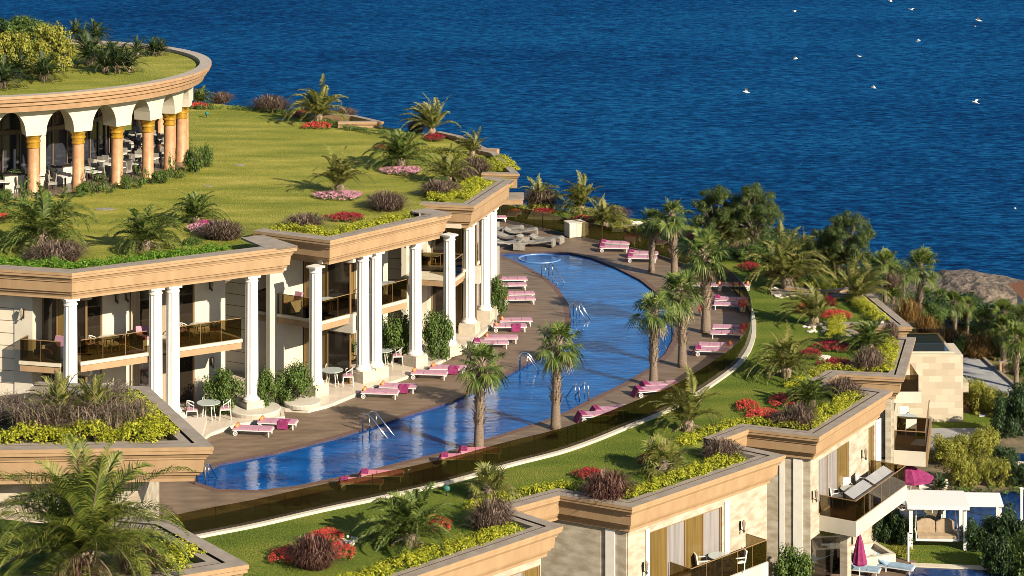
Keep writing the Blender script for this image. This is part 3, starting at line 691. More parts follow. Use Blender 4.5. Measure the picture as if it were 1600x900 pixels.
window(vC, frC, wx(frC, 1279), wx(frC, 1327), WY+.12, -4.15, -1.5, 3, (GREYGL, GREYGL, AMBGL)); window(vC, frC, wx(frC, 1357), wx(frC, 1366), WY+.12, -4.15, -1.5, 1, (AMBGL,))
fjC = Frame(RV['KB'], RV['CC'])
vwall(vC, fjC, -3.0, fjC.L-1.6, .62, []); vwall(vC, fjC, fjC.L-1.6, fjC.L-.6, .66, [])
m = MB(); m.box(fjC.L-1.45, fjC.L-1.0, .58, .655, -8, -1.15, fjC); m.build('pilaster', WHITE, vC); m = MB(); m.box(fjC.L-2.15, fjC.L-1.9, .58, .615, -8, -1.15, fjC); m.build('pilaster', WHITE, vC)
m = MB(); m.box(wx(frC, 1367), wx(frC, 1375), WY-.07, WY-.001, -8, -1.35, frC); m.build('pilaster', WHITE, vC)
m = MB(); m.box(frC.L-.8, frC.L-.5, WY+.3, 3.4, -8, -1.1, frC); m.build('side_wall', TRAV, vC)
wall_lamp(frC, wx(frC, 1273) if False else frC.L*.02+.62, WY-.01, -3.0, 'wall lantern at the corner of the villa with the long balcony')
wall_lamp(frC, wx(frC, 1346), WY-.01, -2.6, 'wall lantern on the wall strip above the balcony tables')
frD, vD = villa(RV['CD'], RV['ED'], [RV[k] for k in ('JC', 'KC', 'CD', 'ED', 'JD')], 'stone villa at the right end with stacked glass balconies and a big blank stone wall')
fjD = Frame(RV['KC'], RV['CD'])
vwall(vD, frD, .5, frD.L-.4, WY, []); vwall(vD, fjD, -2.6, fjD.L-.55, .85, [(fjD.L-1.3, fjD.L-.75, -6.9, -4.4)])
frE = Frame(RV['CE'], RV['EE']); vE = empty('villa', (RV['CE'].x, RV['CE'].y, ZG), 'last terrace end of the right garden above the road', 'villa', 'stone villas under the right garden')
parapet(vE, [RV[k] for k in ('JD', 'KD', 'CE', 'EE')]+[RV['EE']+Vector((-6, 1.5))], ZR, .93); m = MB(); m.box(.6, frE.L, .7, 1.0, -10, -1.1, frE); m.build('wall', TRAV, vE)
# projecting balconies
def projbalc(o, fr, corner_px, far_px, near_px, z, band=.75, name='balcony'):
    cx, cy = fr.loc(at(*corner_px, z)); fx, fy = fr.loc(at(*far_px, z))
    x0 = cx; x1 = fx; y0 = cy
    m = MB(); m.box(x0, x1, y0, WY+.05, z-band, z, fr); b = m.build('balcony', TRAV if False else CREAM, o)
    g = MB(); g.box(x0+.05, x1-.05, y0+.05, y0+.07, z+.02, z+1.0, fr); g.box(x0+.05, x0+.07, y0+.08, WY, z+.02, z+1.0, fr); g.box(x1-.07, x1-.05, y0+.08, WY, z+.02, z+1.0, fr)
    g.build('balustrade', GLASS, b)
    r = MB(); r.box(x0+.03, x1-.03, y0+.04, y0+.08, z+1.0, z+1.03, fr); r.box(x0+.03, x0+.07, y0+.09, WY, z+1.0, z+1.03, fr); r.box(x1-.07, x1-.03, y0+.09, WY, z+1.0, z+1.03, fr)
    n_ = max(2, round((x1-x0)/1.2))
    for i in range(1, n_): xx = x0+(x1-x0)*i/n_; r.box(xx-.01, xx+.01, y0+.045, y0+.075, z+.02, z+1, fr)
    r.build('handrail', FRAME, b)
    f = MB(); f.box(x0+.03, x1-.03, y0+.09, WY+.04, z+.001, z+.01, fr); f.build('floor', mat('balcony_floor', (.22, .15, .08), .5, (.28, .2, .12), 3), b)
    return x0, x1, y0
ZV = -4.25
bC = projbalc(vC, frC, (1338, 816), (1404, 756), None, ZV)
bB = projbalc(vB, frB, (1080, 925), (1214, 882), None, ZV)
# windows / supports below balcony C
xp = frC.s_at(1324, WY-1.3); vw = MB(); vw.box(xp, xp+.5, WY-1.3, WY-.9, -8, ZV-.76, frC); vw.build('pier', TRAV, vC)
m = MB(); m.box(.62, 6, WY-.03, WY-.01, -7.7, ZV-.9, frC); m.build('lower_glazing', DARKGL, vC)
# grey awning panels lying on the balcony rail of C
m = MB()
for i in range(2):
    xa = bC[0]+1.0+i*(bC[1]-bC[0]-1.3)*.5; xb = xa+(bC[1]-bC[0]-1.4)*.46; y0 = bC[2]+.12
    m.hexa([frC.P(xa, y0, ZV+.55), frC.P(xb, y0, ZV+.55), frC.P(xb, y0+.95, ZV+.98), frC.P(xa, y0+.95, ZV+.98)], [frC.P(xa, y0, ZV+.58), frC.P(xb, y0, ZV+.58), frC.P(xb, y0+.95, ZV+1.01), frC.P(xa, y0+.95, ZV+1.01)])
m.build('sun_screen', GREYT, vC)
# D: stacked balconies seen end on
frD2 = Frame(P2(1385, 704, ZV-.05), P2(1447, 708, ZV-.05))
m = MB(); m.box(0, frD2.L, 0, 6.5, ZV-.8, ZV, frD2); bd = m.build('balcony', CREAM, vD)
g = MB(); g.box(.03, frD2.L-.05, .05, .07, ZV, ZV+1.05, frD2); g.box(frD2.L-.07, frD2.L-.05, .08, 6.4, ZV, ZV+1.05, frD2); g.box(.03, frD2.L-.05, 2.9, 2.92, ZV, ZV+1.05, frD2); g.build('balustrade', GLASS, bd)
r = MB(); r.box(0, frD2.L-.02, .04, .08, ZV+1.05, ZV+1.09, frD2); r.box(frD2.L-.08, frD2.L-.02, .08, 6.4, ZV+1.05, ZV+1.09, frD2); r.box(frD2.L-.02, frD2.L+.08, .0, 6.4, ZV-.8, ZV+.06, frD2); r.build('handrail', FRAME, bd)
f = MB(); f.box(.03, frD2.L-.1, .1, 6.3, ZV+.002, ZV+.012, frD2); f.build('floor', MATS['balcony_floor'], bd)
# upper dark glass box + slab on D
q = Frame(Vector(((1402-800)*122/F, 122)), Vector(((1437-800)*122/F, 122)))
m = MB(); m.box(-.5, q.L+.1, 0, 2.6, -1.55, -.95, q); m.build('ledge', CREAM, vD)
g = MB(); g.box(0, q.L-.05, .06, .1, -.94, -.05, q); g.box(q.L-.1, q.L-.06, .11, 2.4, -.94, -.05, q); g.build('glass_screen', GLASS, vD)
# blank stone block right of D
bl_ = empty('stone_block', at(1425, 640, ZG), 'blank pale travertine block with a dark roof pool beside the road', 'building')
qb = Frame(P2(1421, 660, ZG), P2(1503, 660, ZG)); zt_ = -2.4
Yb = qb.o.y
xr = (1505-800)*Yb/F-qb.o.x; xr2 = (1515-800)*Yb/F-qb.o.x; ztop_b = HC-(552+350)*Yb/F; zstep = HC-(600+350)*Yb/F
m = MB(); m.box(-1.4, xr-.55, 0, 5.0, ZG-.3, ztop_b, qb); m.box(xr-.55, xr-.0, .02, 3.0, ZG-.3, ztop_b-.12, qb); 
TRB = tilem('travertine_blocks', (.31, .255, .18), (.42, .365, .275), .8, (.31, .25, .18)); 
tt = TRB.node_tree; br = [n for n in tt.nodes if n.type == 'TEX_BRICK'][0]; br.offset = .5; mp = tt.nodes.new('ShaderNodeMapping'); mp.inputs['Rotation'].default_value = (rad(90), 0, 0)
gg = [n for n in tt.nodes if n.type == 'NEW_GEOMETRY'][-1]; tt.links.new(gg.outputs['Position'], mp.inputs[0]); tt.links.new(mp.outputs[0], br.inputs['Vector']); br.inputs['Row Height'].default_value = .5; br.inputs['Mortar Size'].default_value = .006
TRB.node_tree.nodes['Principled BSDF'].inputs['Roughness'].default_value = .7
m.build('wall', TRB, bl_)
m = MB(); m.box(xr, xr2, .3, 1.8, zstep-.6, zstep-.001, qb); m.build('ledge', TRAV, bl_)
m = MB(); m.box(-1.2, xr-.75, .2, 4.8, ztop_b+.002, ztop_b+.02, qb); m.build('roof_pool', mat('roof_pool', (.012, .016, .022), .1), bl_)
m = MB(); m.box(-1.4, xr-.55, -.03, .18, ztop_b+.003, ztop_b+.08, qb); m.build('edge', LIP, bl_)
g = MB(); g.box(-.8, xr-.7, 2.4, 2.42, ztop_b+.03, ztop_b+.95, qb); g.build('glass_screen', GLASS, bl_)
# ================================================================= PLANTS
GREEN = leafmat('palm_green', [(.035, .06, .012), (.07, .11, .018), (.12, .16, .03), (.19, .20, .05)])
GREENY = leafmat('palm_yellow_green', [(.07, .09, .015), (.13, .15, .025), (.20, .20, .05), (.28, .23, .09)])
GREENB = leafmat('palm_fan_green', [(.02, .045, .008), (.06, .10, .018), (.12, .17, .035), (.24, .24, .07)])
DKGREEN = leafmat('cycad_green', [(.012, .03, .008), (.025, .05, .012), (.05, .08, .02)])
TREEG = leafmat('tree_green', [(.02, .04, .01), (.04, .07, .014), (.075, .105, .02), (.12, .14, .03)])
BUSHG = leafmat('bush_green', [(.03, .065, .012), (.06, .11, .018), (.10, .155, .03), (.16, .2, .05)])
DKBUSH = leafmat('dark_bush_green', [(.012, .03, .010), (.03, .06, .016), (.05, .09, .025)])
LIME = leafmat('lime_leaves', [(.17, .21, .012), (.29, .31, .02), (.40, .40, .03), (.48, .45, .05)], .4)
FRESH = leafmat('fresh_cover', [(.05, .12, .01), (.09, .19, .012), (.14, .27, .02), (.2, .33, .03)], .4)
YELB = leafmat('yellow_bush', [(.13, .14, .015), (.20, .20, .025), (.28, .26, .04), (.16, .19, .03)], .3)
MAUVE = leafmat('mauve_grass', [(.03, .02, .015), (.07, .045, .03), (.13, .085, .06), (.30, .22, .17)], .3)
MARG = leafmat('maroon_grass', [(.035, .012, .012), (.08, .03, .025), (.15, .07, .05), (.2, .13, .09)], .3)
STRAW = leafmat('straw', [(.16, .12, .06), (.28, .22, .13), (.38, .30, .2)], .3)
RUST = leafmat('rust_grass', [(.10, .05, .015), (.20, .11, .03), (.26, .17, .05)], .3)
BARK = mat('palm_bark', (.13, .085, .055), .9, (.27, .20, .14), 9, .03, 14)
BARKL = mat('palm_bark_pale', (.10, .07, .048), .9, (.22, .165, .12), 10, .03, 20, stretch=(1, 1, 4))
BOOT = mat('palm_boots', (.20, .14, .09), .9, (.42, .33, .24), 8)
WOOD = mat('tree_wood', (.08, .06, .045), .9, (.13, .10, .08), 6, .02)
REDF = leafmat('red_blossom', [(.35, .02, .02), (.55, .05, .04), (.7, .12, .09)], .2)
DREDF = leafmat('crimson_blossom', [(.16, .008, .015), (.30, .015, .03), (.42, .03, .05)], .2)
PINKF = leafmat('pink_blossom', [(.45, .14, .25), (.62, .28, .38), (.72, .42, .48)], .2)
MAGF = leafmat('magenta_blossom', [(.5, .04, .22), (.65, .1, .35)], .2)
WHF = leafmat('white_blossom', [(.6, .6, .55), (.75, .75, .7)], .2)
PEB = mat('pale_pebbles', (.45, .40, .32), .9, (.7, .66, .58), 12, .04, 20)

def frond(mb, o, az, el, L, droop, nl, ll, lw, rnd, vee=.5, stiff=0.0, width=.02, wind=0.0):
    d = Vector((math.cos(az)*math.cos(el), math.sin(az)*math.cos(el), math.sin(el))); p = Vector(o); pts = [p.copy()]; ds = [d.copy()]; n = 9; st = L/n
    tw = rnd.uniform(-.3, .3)
    for i in range(n):
        d = d+Vector((-wind*.10, wind*.06, -droop*(.5+i/n*1.3)/n*1.9)); d.normalize(); p = p+d*st; pts.append(p.copy()); ds.append(d.copy())
    for i in range(n):                                    # rachis: thin strip crossed
        s_ = ds[i].cross(Vector((0, 0, 1))); s_ = s_.normalized() if s_.length > .05 else Vector((1, 0, 0))
        w0 = width*(1-i/n)+.006; w1 = width*(1-(i+1)/n)+.006; mb.m = 1
        mb.face([pts[i]-s_*w0, pts[i]+s_*w0, pts[i+1]+s_*w1, pts[i+1]-s_*w1])
    mb.m = 0
    for k in range(nl):
        t = .10+.9*(k+.5)/nl; x = t*n; i = min(int(x), n-1); f = x-i; q = pts[i].lerp(pts[i+1], f); dd = ds[i].lerp(ds[i+1], f).normalized()
        s_ = dd.cross(Vector((0, 0, 1))); s_ = s_.normalized() if s_.length > .05 else Vector((math.sin(az), -math.cos(az), 0)); u = s_.cross(dd).normalized()
        a_ = tw*t; s_, u = s_*math.cos(a_)+u*math.sin(a_), u*math.cos(a_)-s_*math.sin(a_)
        l = ll*(math.sin(math.pi*min(1, .18+.80*t))**.7)*rnd.uniform(.8, 1.1)
        for sg_ in (-1, 1):
            v = (s_*sg_*(1.0-.35*t)+dd*(.55+.55*t)+u*(vee*rnd.uniform(.5, 1.3))).normalized(); e = q+v*l*.55; e2 = q+(v+Vector((0, 0, -.35+stiff))).normalized()*l
            wv = (dd*.8+u*.3).normalized()*lw
            n0 = len(mb.v); mb.v += [tuple(q-wv*.5), tuple(q+wv*.5), tuple(e+wv*.6), tuple(e-wv*.6), tuple(e2)]
            mb.f += [(n0, n0+1, n0+2, n0+3), (n0+3, n0+2, n0+4)]; mb.mi += [0, 0]
def rlc(rnd, a, b): return rnd.uniform(a, b)
USED = {}
def proto_date(key, seed, nf, L, el0, el1, droop, ll=.42, lw=.035, trunk=.35, tr=.22, leaf=None, nl=34, vee=.6, dead=5, wind=0.4):
    rnd = random.Random(seed); r = empty('date_palm'); m = MB()
    for i in range(nf):
        t = i/nf; el = rad(el1+(el0-el1)*t**1.0)+rnd.uniform(-.1, .1)
        frond(m, (0.06*math.cos(i*2.4), .06*math.sin(i*2.4), trunk), i*2.39996+rnd.uniform(-.25, .25), el, L*rnd.uniform(.75, 1.08)*(.8 if t > .9 else 1), droop*rnd.uniform(.6, 1.35)*(1.15-.5*t), nl, ll, lw, rnd, vee, wind=wind)
    m.build('crown', [leaf or GREEN, BARKL], r)
    if dead:
        m = MB()
        for i in range(dead): frond(m, (0, 0, trunk*.8), rnd.uniform(0, 6.28), rad(rnd.uniform(-15, 20)), L*.7, droop*1.4, nl//2, ll*.7, lw, rnd, .2)
        m.build('dry_frond', [STRAW, BARKL], r)
    m = MB(); m.tube([(0, 0, -.25), (0, 0, trunk*.4), (0, 0, trunk+.1)], [tr*1.0, tr*1.25, tr*.7], 10)
    for k in range(46):
        a = k*2.4; z = -.05+trunk*1.05*k/46; rr = tr*1.05; c = Vector((rr*math.cos(a), rr*math.sin(a), z)); o_ = Vector((math.cos(a), math.sin(a), 0)); s_ = Vector((-math.sin(a), math.cos(a), 0)); m.m = 1
        m.face([c-s_*.06, c+s_*.06, c+s_*.02+o_*.08+Vector((0, 0, .26)), c-s_*.02+o_*.08+Vector((0, 0, .26))])
    m.build('trunk', [BARK, BOOT], r); return r
PROT = {}
PROT['dA'] = proto_date('dA', 1, 52, 2.9, 82, 6, 1.3, ll=.46, lw=.05, nl=42, trunk=.55, tr=.24)
PROT['dX'] = proto_date('dX', 7, 58, 3.4, 84, 12, 1.0, ll=.56, lw=.026, nl=84, vee=.75, trunk=.8, tr=.26, leaf=leafmat('palm_deep_green', [(.025, .045, .008), (.07, .10, .014), (.14, .17, .025), (.26, .26, .05)]), dead=8, wind=.2)
PROT['dB'] = proto_date('dB', 2, 40, 2.5, 86, 14, 1.1, ll=.42, lw=.05, nl=40, trunk=.4)
PROT['dC'] = proto_date('dC', 3, 28, 2.5, 86, 40, .75, ll=.40, lw=.048, nl=38, trunk=.35, leaf=GREENY, wind=.9, dead=3)
PROT['dD'] = proto_date('dD', 4, 34, 2.6, 84, 28, 1.1, ll=.42, lw=.05, nl=40, trunk=.4, leaf=GREENY, dead=4)
def proto_fan(seed, H, tr0, tr1, nleaf, Rf, skirt=6, boots=True, leaf=None, lean=0):
    rnd = random.Random(seed); r = empty('fan_palm'); m = MB()
    def cx(z): return lean*(z/H)**2
    m.tube([(cx(0), 0, -.1), (cx(.3), 0, .25), (cx(H*.4), 0, H*.4), (cx(H), 0, H)], [tr0*1.35, tr0*1.12, (tr0+tr1)/2, tr1], 12)
    m.build('trunk', BARKL, r, smooth=True)
    if boots:
        m = MB(); nb = int(H*24)
        for k in range(nb):
            z = H*.30+H*.72*k/nb; a = k*2.4+rnd.uniform(-.2, .2); rr = tr0+(tr1-tr0)*z/H+.015; c = Vector((cx(z)+rr*math.cos(a), rr*math.sin(a), z)); o_ = Vector((math.cos(a), math.sin(a), 0)); s_ = Vector((-math.sin(a), math.cos(a), 0))
            l = rnd.uniform(.16, .28); e = c+o_*l*.75+Vector((0, 0, l*.9)); m.face([c-s_*.075, c+s_*.075, e+s_*.03, e-s_*.03]); m.face([c-s_*.07-Vector((0, 0, .1)), c+s_*.07-Vector((0, 0, .1)), c+s_*.06+o_*.06, c-s_*.06+o_*.06])
        m.build('leaf_stubs', BOOT, r)
    m = MB(); top = Vector((cx(H), 0, H))
    def fan(m, o, az, el, pl, R_, dr, nseg=22):
        d = Vector((math.cos(az)*math.cos(el), math.sin(az)*math.cos(el), math.sin(el))); hub = o+d*pl+Vector((0, 0, -.12*pl)); s_ = d.cross(Vector((0, 0, 1))); s_ = s_.normalized() if s_.length > .05 else Vector((1, 0, 0)); u = s_.cross(d).normalized()
        rr_ = rnd.uniform(-.7, .7); s_, u = s_*math.cos(rr_)+u*math.sin(rr_), u*math.cos(rr_)-s_*math.sin(rr_)
        m.m = 1; m.face([o-s_*.02, o+s_*.02, hub+s_*.015, hub-s_*.015]); m.m = 0
        for k in range(nseg):
            a = rad(-125+250*(k+.5)/nseg); v = (d*math.cos(a)+s_*math.sin(a)+u*(.12*abs(math.sin(a)))+Vector((-.22, .1, .05))).normalized(); l = R_*(.72+.28*math.cos(a*.7))*rnd.uniform(.85, 1.1)
            sd = v.cross(u).normalized()*(R_*.045); e = hub+v*l*.62+Vector((0, 0, -dr*.06)); e2 = hub+v*l+Vector((0, 0, -dr*rnd.uniform(.2, .5)*R_)); n0 = len(m.v)
            m.v += [tuple(hub), tuple(e-sd), tuple(e+sd), tuple(e2)]; m.f += [(n0, n0+1, n0+2), (n0+1, n0+3, n0+2)]; m.mi += [0, 0]
    for i in range(nleaf):
        t = i/nleaf; fan(m, top, i*2.4+rnd.uniform(-.2, .2), rad(-42+126*t)+rnd.uniform(-.3, .3), rnd.uniform(.3, .85)*Rf, Rf*rnd.uniform(.5, .85), 1.5*(1-t)+.35)
    m.build('crown', [leaf or GREENB, BOOT], r)
    if skirt:
        m = MB()
        for i in range(skirt): fan(m, top-Vector((0, 0, .15)), i*2.4, rad(rnd.uniform(-75, -50)), .5*Rf, Rf*.6, 1.0, 14)
        m.build('dry_skirt', [STRAW, BOOT], r)
    return r
PROT['fA'] = proto_fan(11, 4.35, .24, .16, 26, 1.18, skirt=9, lean=-.15)
PROT['fB'] = proto_fan(12, 3.9, .23, .15, 28, 1.22, skirt=12, leaf=GREENB)
PROT['fC'] = proto_fan(15, 4.1, .22, .15, 22, 1.22, skirt=5, lean=.2)
PROT['fS'] = proto_fan(13, 3.6, .17, .12, 30, 1.15, skirt=3, leaf=GREEN)
PROT['fLow'] = proto_fan(14, .35, .2, .16, 34, 1.1, skirt=0, boots=False, leaf=GREENY)
def proto_cycad(seed, nf=46, L=1.0, leaf=None, name='cycad', el0=80, el1=-4, trunk=.2):
    rnd = random.Random(seed); r = empty(name); m = MB()
    for i in range(nf):
        t = i/nf; frond(m, (0, 0, trunk), i*2.4, rad(el1+(el0-el1)*t)+rnd.uniform(-.08, .08), L*rnd.uniform(.85, 1.05), .8, 22, .17, .028, rnd, .35, .3, .012)
    m.build('crown', [leaf or DKGREEN, BARKL], r)
    m = MB(); m.tube([(0, 0, -.2), (0, 0, trunk)], [.11, .10], 9); m.build('trunk', BARK, r); return r
PROT['cy'] = proto_cycad(21); PROT['cy2'] = proto_cycad(22, 26, 1.05, None, 'cycad', 85, 20)
PROT['fern'] = proto_cycad(23, 34, 1.0, GREENY, 'fern_palm', 88, 30, .15)
def proto_grass(seed, n, leaf, name='grass_tuft', lean=.25, tuft=1.0, w=.014):
    rnd = random.Random(seed); r = empty(name); m = MB()
    for i in range(n):
        a = rnd.uniform(0, 6.283); q = math.sqrt(rnd.random()); x, y = .62*q*math.cos(a), .62*q*math.sin(a); az = a+rnd.uniform(-.9, .9); h = rnd.uniform(.35, 1.08)*(1-.35*q*q); out = rnd.uniform(.05, .5)*(.5+q)
        d = Vector((math.cos(az), math.sin(az), 0)); s_ = Vector((-d.y, d.x, 0))*w
        p0 = Vector((x, y, -.03)); p1 = p0+d*out*.35+Vector((0, 0, h*.6)); p2 = p0+d*out*.8+Vector((0, 0, h*.97)); p3 = p0+d*out*1.35+Vector((0, 0, h*rnd.uniform(.65, .95)))
        n0 = len(m.v); m.v += [tuple(p0-s_), tuple(p0+s_), tuple(p1-s_), tuple(p1+s_), tuple(p2-s_*.9), tuple(p2+s_*.9), tuple(p3)]
        m.f += [(n0, n0+1, n0+3, n0+2), (n0+2, n0+3, n0+5, n0+4), (n0+4, n0+5, n0+6)]; m.mi += [0]*3
    m.build('blades', leaf, r); return r
PROT['gM'] = proto_grass(31, 1000, MAUVE, 'grass_tuft', w=.012); PROT['gR'] = proto_grass(32, 1100, MARG, 'grass_tuft', w=.014); PROT['gS'] = proto_grass(33, 800, RUST, 'grass_tuft')
def leafball(m, c, R_, n, ls, rnd, flat=1.0, shell=.55, up=.3):
    for i in range(n):
        z = rnd.uniform(-1, 1); a = rnd.uniform(0, 6.283); q = math.sqrt(1-z*z); d = Vector((q*math.cos(a), q*math.sin(a), z)); rr = R_*(shell+(1-shell)*rnd.random()**.6)
        p = Vector(c)+Vector((d.x*rr, d.y*rr, d.z*rr*flat)); nrm = (d+Vector((rnd.uniform(-.7, .7), rnd.uniform(-.7, .7), rnd.uniform(-.5, .7)+up))).normalized()
        t1 = nrm.cross(Vector((rnd.uniform(-1, 1), rnd.uniform(-1, 1), .3))).normalized(); t2 = nrm.cross(t1); l = ls*rnd.uniform(.7, 1.25)
        m.face([p-t1*l, p-t2*l*.5, p+t1*l, p+t2*l*.5])
def proto_arch(seed, n, leaf):
    rnd = random.Random(seed); r = empty('grass_tuft'); m = MB()
    for i in range(n):
        a = rnd.uniform(0, 6.283); q = math.sqrt(rnd.random()); x, y = .7*q*math.cos(a), .7*q*math.sin(a); az = rnd.uniform(0, 6.283); h = rnd.uniform(.45, 1.0); out = rnd.uniform(.3, .95); d = Vector((math.cos(az), math.sin(az), 0)); s_ = Vector((-d.y, d.x, 0))*.014
        pts = [Vector((x, y, 0))+d*(out*t*t)+Vector((0, 0, h*(1.9*t-1.15*t*t))) for t in (0, .3, .55, .78, 1.0)]; n0 = len(m.v)
        for k, p in enumerate(pts): w = s_*(1-.15*k); m.v += [tuple(p-w), tuple(p+w)]
        for k in range(4): m.f.append((n0+2*k, n0+2*k+1, n0+2*k+3, n0+2*k+2)); m.mi.append(0)
    m.build('blades', leaf, r); return r
PROT['gN'] = proto_arch(36, 420, leafmat('dry_mauve_grass', [(.05, .03, .022), (.13, .085, .065), (.28, .20, .15), (.11, .15, .03)], .3))
def bed_proto(seed, blossom, name='flower_bed'):
    rnd = random.Random(seed); r = empty(name); g = MB(); b = MB()
    for i in range(150):
        a = rnd.uniform(0, 6.283); q = math.sqrt(rnd.random())*1.0; wob = 1+.13*math.sin(3*a+seed)+.08*math.sin(5*a); x, y = q*math.cos(a)*wob, q*math.sin(a)*wob; h = .5*(1-.5*q*q)+rnd.uniform(-.06, .06)
        leafball(g, (x, y, h*.45), .12, 9, .05, rnd, 1.2); leafball(b, (x, y, h*.8), .11, 16, .036, rnd, .9, .5, .8)
    g.build('foliage', BUSHG, r); b.build('blossom', blossom, r); return r
PROT['bR'] = bed_proto(41, REDF); PROT['bD'] = bed_proto(42, DREDF); PROT['bP'] = bed_proto(43, PINKF); PROT['bG'] = bed_proto(44, MAGF); PROT['bW'] = bed_proto(45, BUSHG)
def bush_proto(seed, leaf, n=34, nl=90, ls=.055, name='bush', tall=1.0, cl=.28):
    rnd = random.Random(seed); r = empty(name); m = MB(); wd = MB()
    for i in range(n):
        z = rnd.random(); a = rnd.uniform(0, 6.283); q = math.sqrt(rnd.random())*.72*(1-.55*abs(z-.4)**1.5); c = Vector((q*math.cos(a), q*math.sin(a), (.14+.78*z)*tall))
        leafball(m, c, cl*rnd.uniform(.6, 1.2), nl, ls, rnd, 1.0, .3)
        if i % 2 == 0: wd.tube([(0, 0, -.02), c*.5+Vector((0, 0, .05)), c], [.03, .02, .006], 4, False)
    m.build('foliage', leaf, r); wd.build('stems', WOOD, r); return r
PROT['bu'] = bush_proto(51, BUSHG, 46, 110, .045); PROT['buD'] = bush_proto(52, DKBUSH, 46, 110, .05); PROT['buY'] = bush_proto(53, YELB, 46, 110, .045); PROT['buS'] = bush_proto(54, BUSHG, 12, 60, .06, 'shrub'); PROT['buT'] = bush_proto(55, BUSHG, 40, 90, .05, 'bamboo_bush', 1.5, .24)
def blossom_tree():
    rnd = random.Random(57); r = empty('blossom_tree'); m = MB(); wd = MB(); wd.tube([(0, 0, -.05), (.05, 0, .7)], [.05, .035], 6)
    for i in range(22):
        a = rnd.uniform(0, 6.283); q = rnd.uniform(.15, .75); c = Vector((q*math.cos(a), q*math.sin(a), rnd.uniform(.75, 1.6))); wd.tube([(.05, 0, .65), c*.6+Vector((0, 0, .35)), c], [.025, .015, .006], 4, False); leafball(m, c, .16, 26, .035, rnd)
    m.build('blossom', WHF, r); wd.build('trunk', WOOD, r); return r
PROT['buW'] = blossom_tree()
def tree_proto(seed, leaf, H=5.2, R_=3.0, name='pine_tree', n=80):
    rnd = random.Random(seed); r = empty(name); m = MB(); wd = MB()
    for i in range(n):
        a = rnd.uniform(0, 6.283); z = rnd.random(); q = math.sqrt(rnd.random())*R_*(1.0-.75*(z-.35)**2*1.6); c = Vector((q*math.cos(a), q*math.sin(a), H*(.30+.64*z)-.06*q*q)); k = rnd.uniform(.4, .85)
        leafball(m, c, k, 260, .085, rnd, .6, .25, .5)
        if i % 3 == 0: wd.tube([(0, 0, H*.12), (c.x*.4, c.y*.4, H*.35), tuple(c)], [.14, .09, .03], 5, False)
    m.build('crown', leaf, r); wd.tube([(0, 0, -1.0), (.1, 0, H*.2), (0, .1, H*.6)], [.28, .2, .1], 8); wd.build('trunk', WOOD, r); return r
PROT['pine'] = tree_proto(61, TREEG)
FIRST = set()
def put(key, px, py, z, label, cat, group, s=1.0, rz=None, sx=None, sy=None, sz=None, dy=0.0):
    r = PROT[key]; o = r if key not in FIRST else copy_tree(r)
    FIRST.add(key); p = at(px, py, z); o.location = (p.x, p.y+dy, p.z); o.rotation_euler = (0, 0, random.uniform(0, 6.28) if rz is None else rz)
    o.scale = (sx or s, sy or s, sz or s); o['label'] = label; o['category'] = cat
    if group: o['group'] = group
    return o
GD = 'young date palms in the gardens'; GF = 'fan palms with bare trunks'; GG = 'tufts of fountain grass'; GB = 'flower beds'; GC = 'cycads on the round roof'
def sizeW(w, py, z): return w/ppm(py, z)
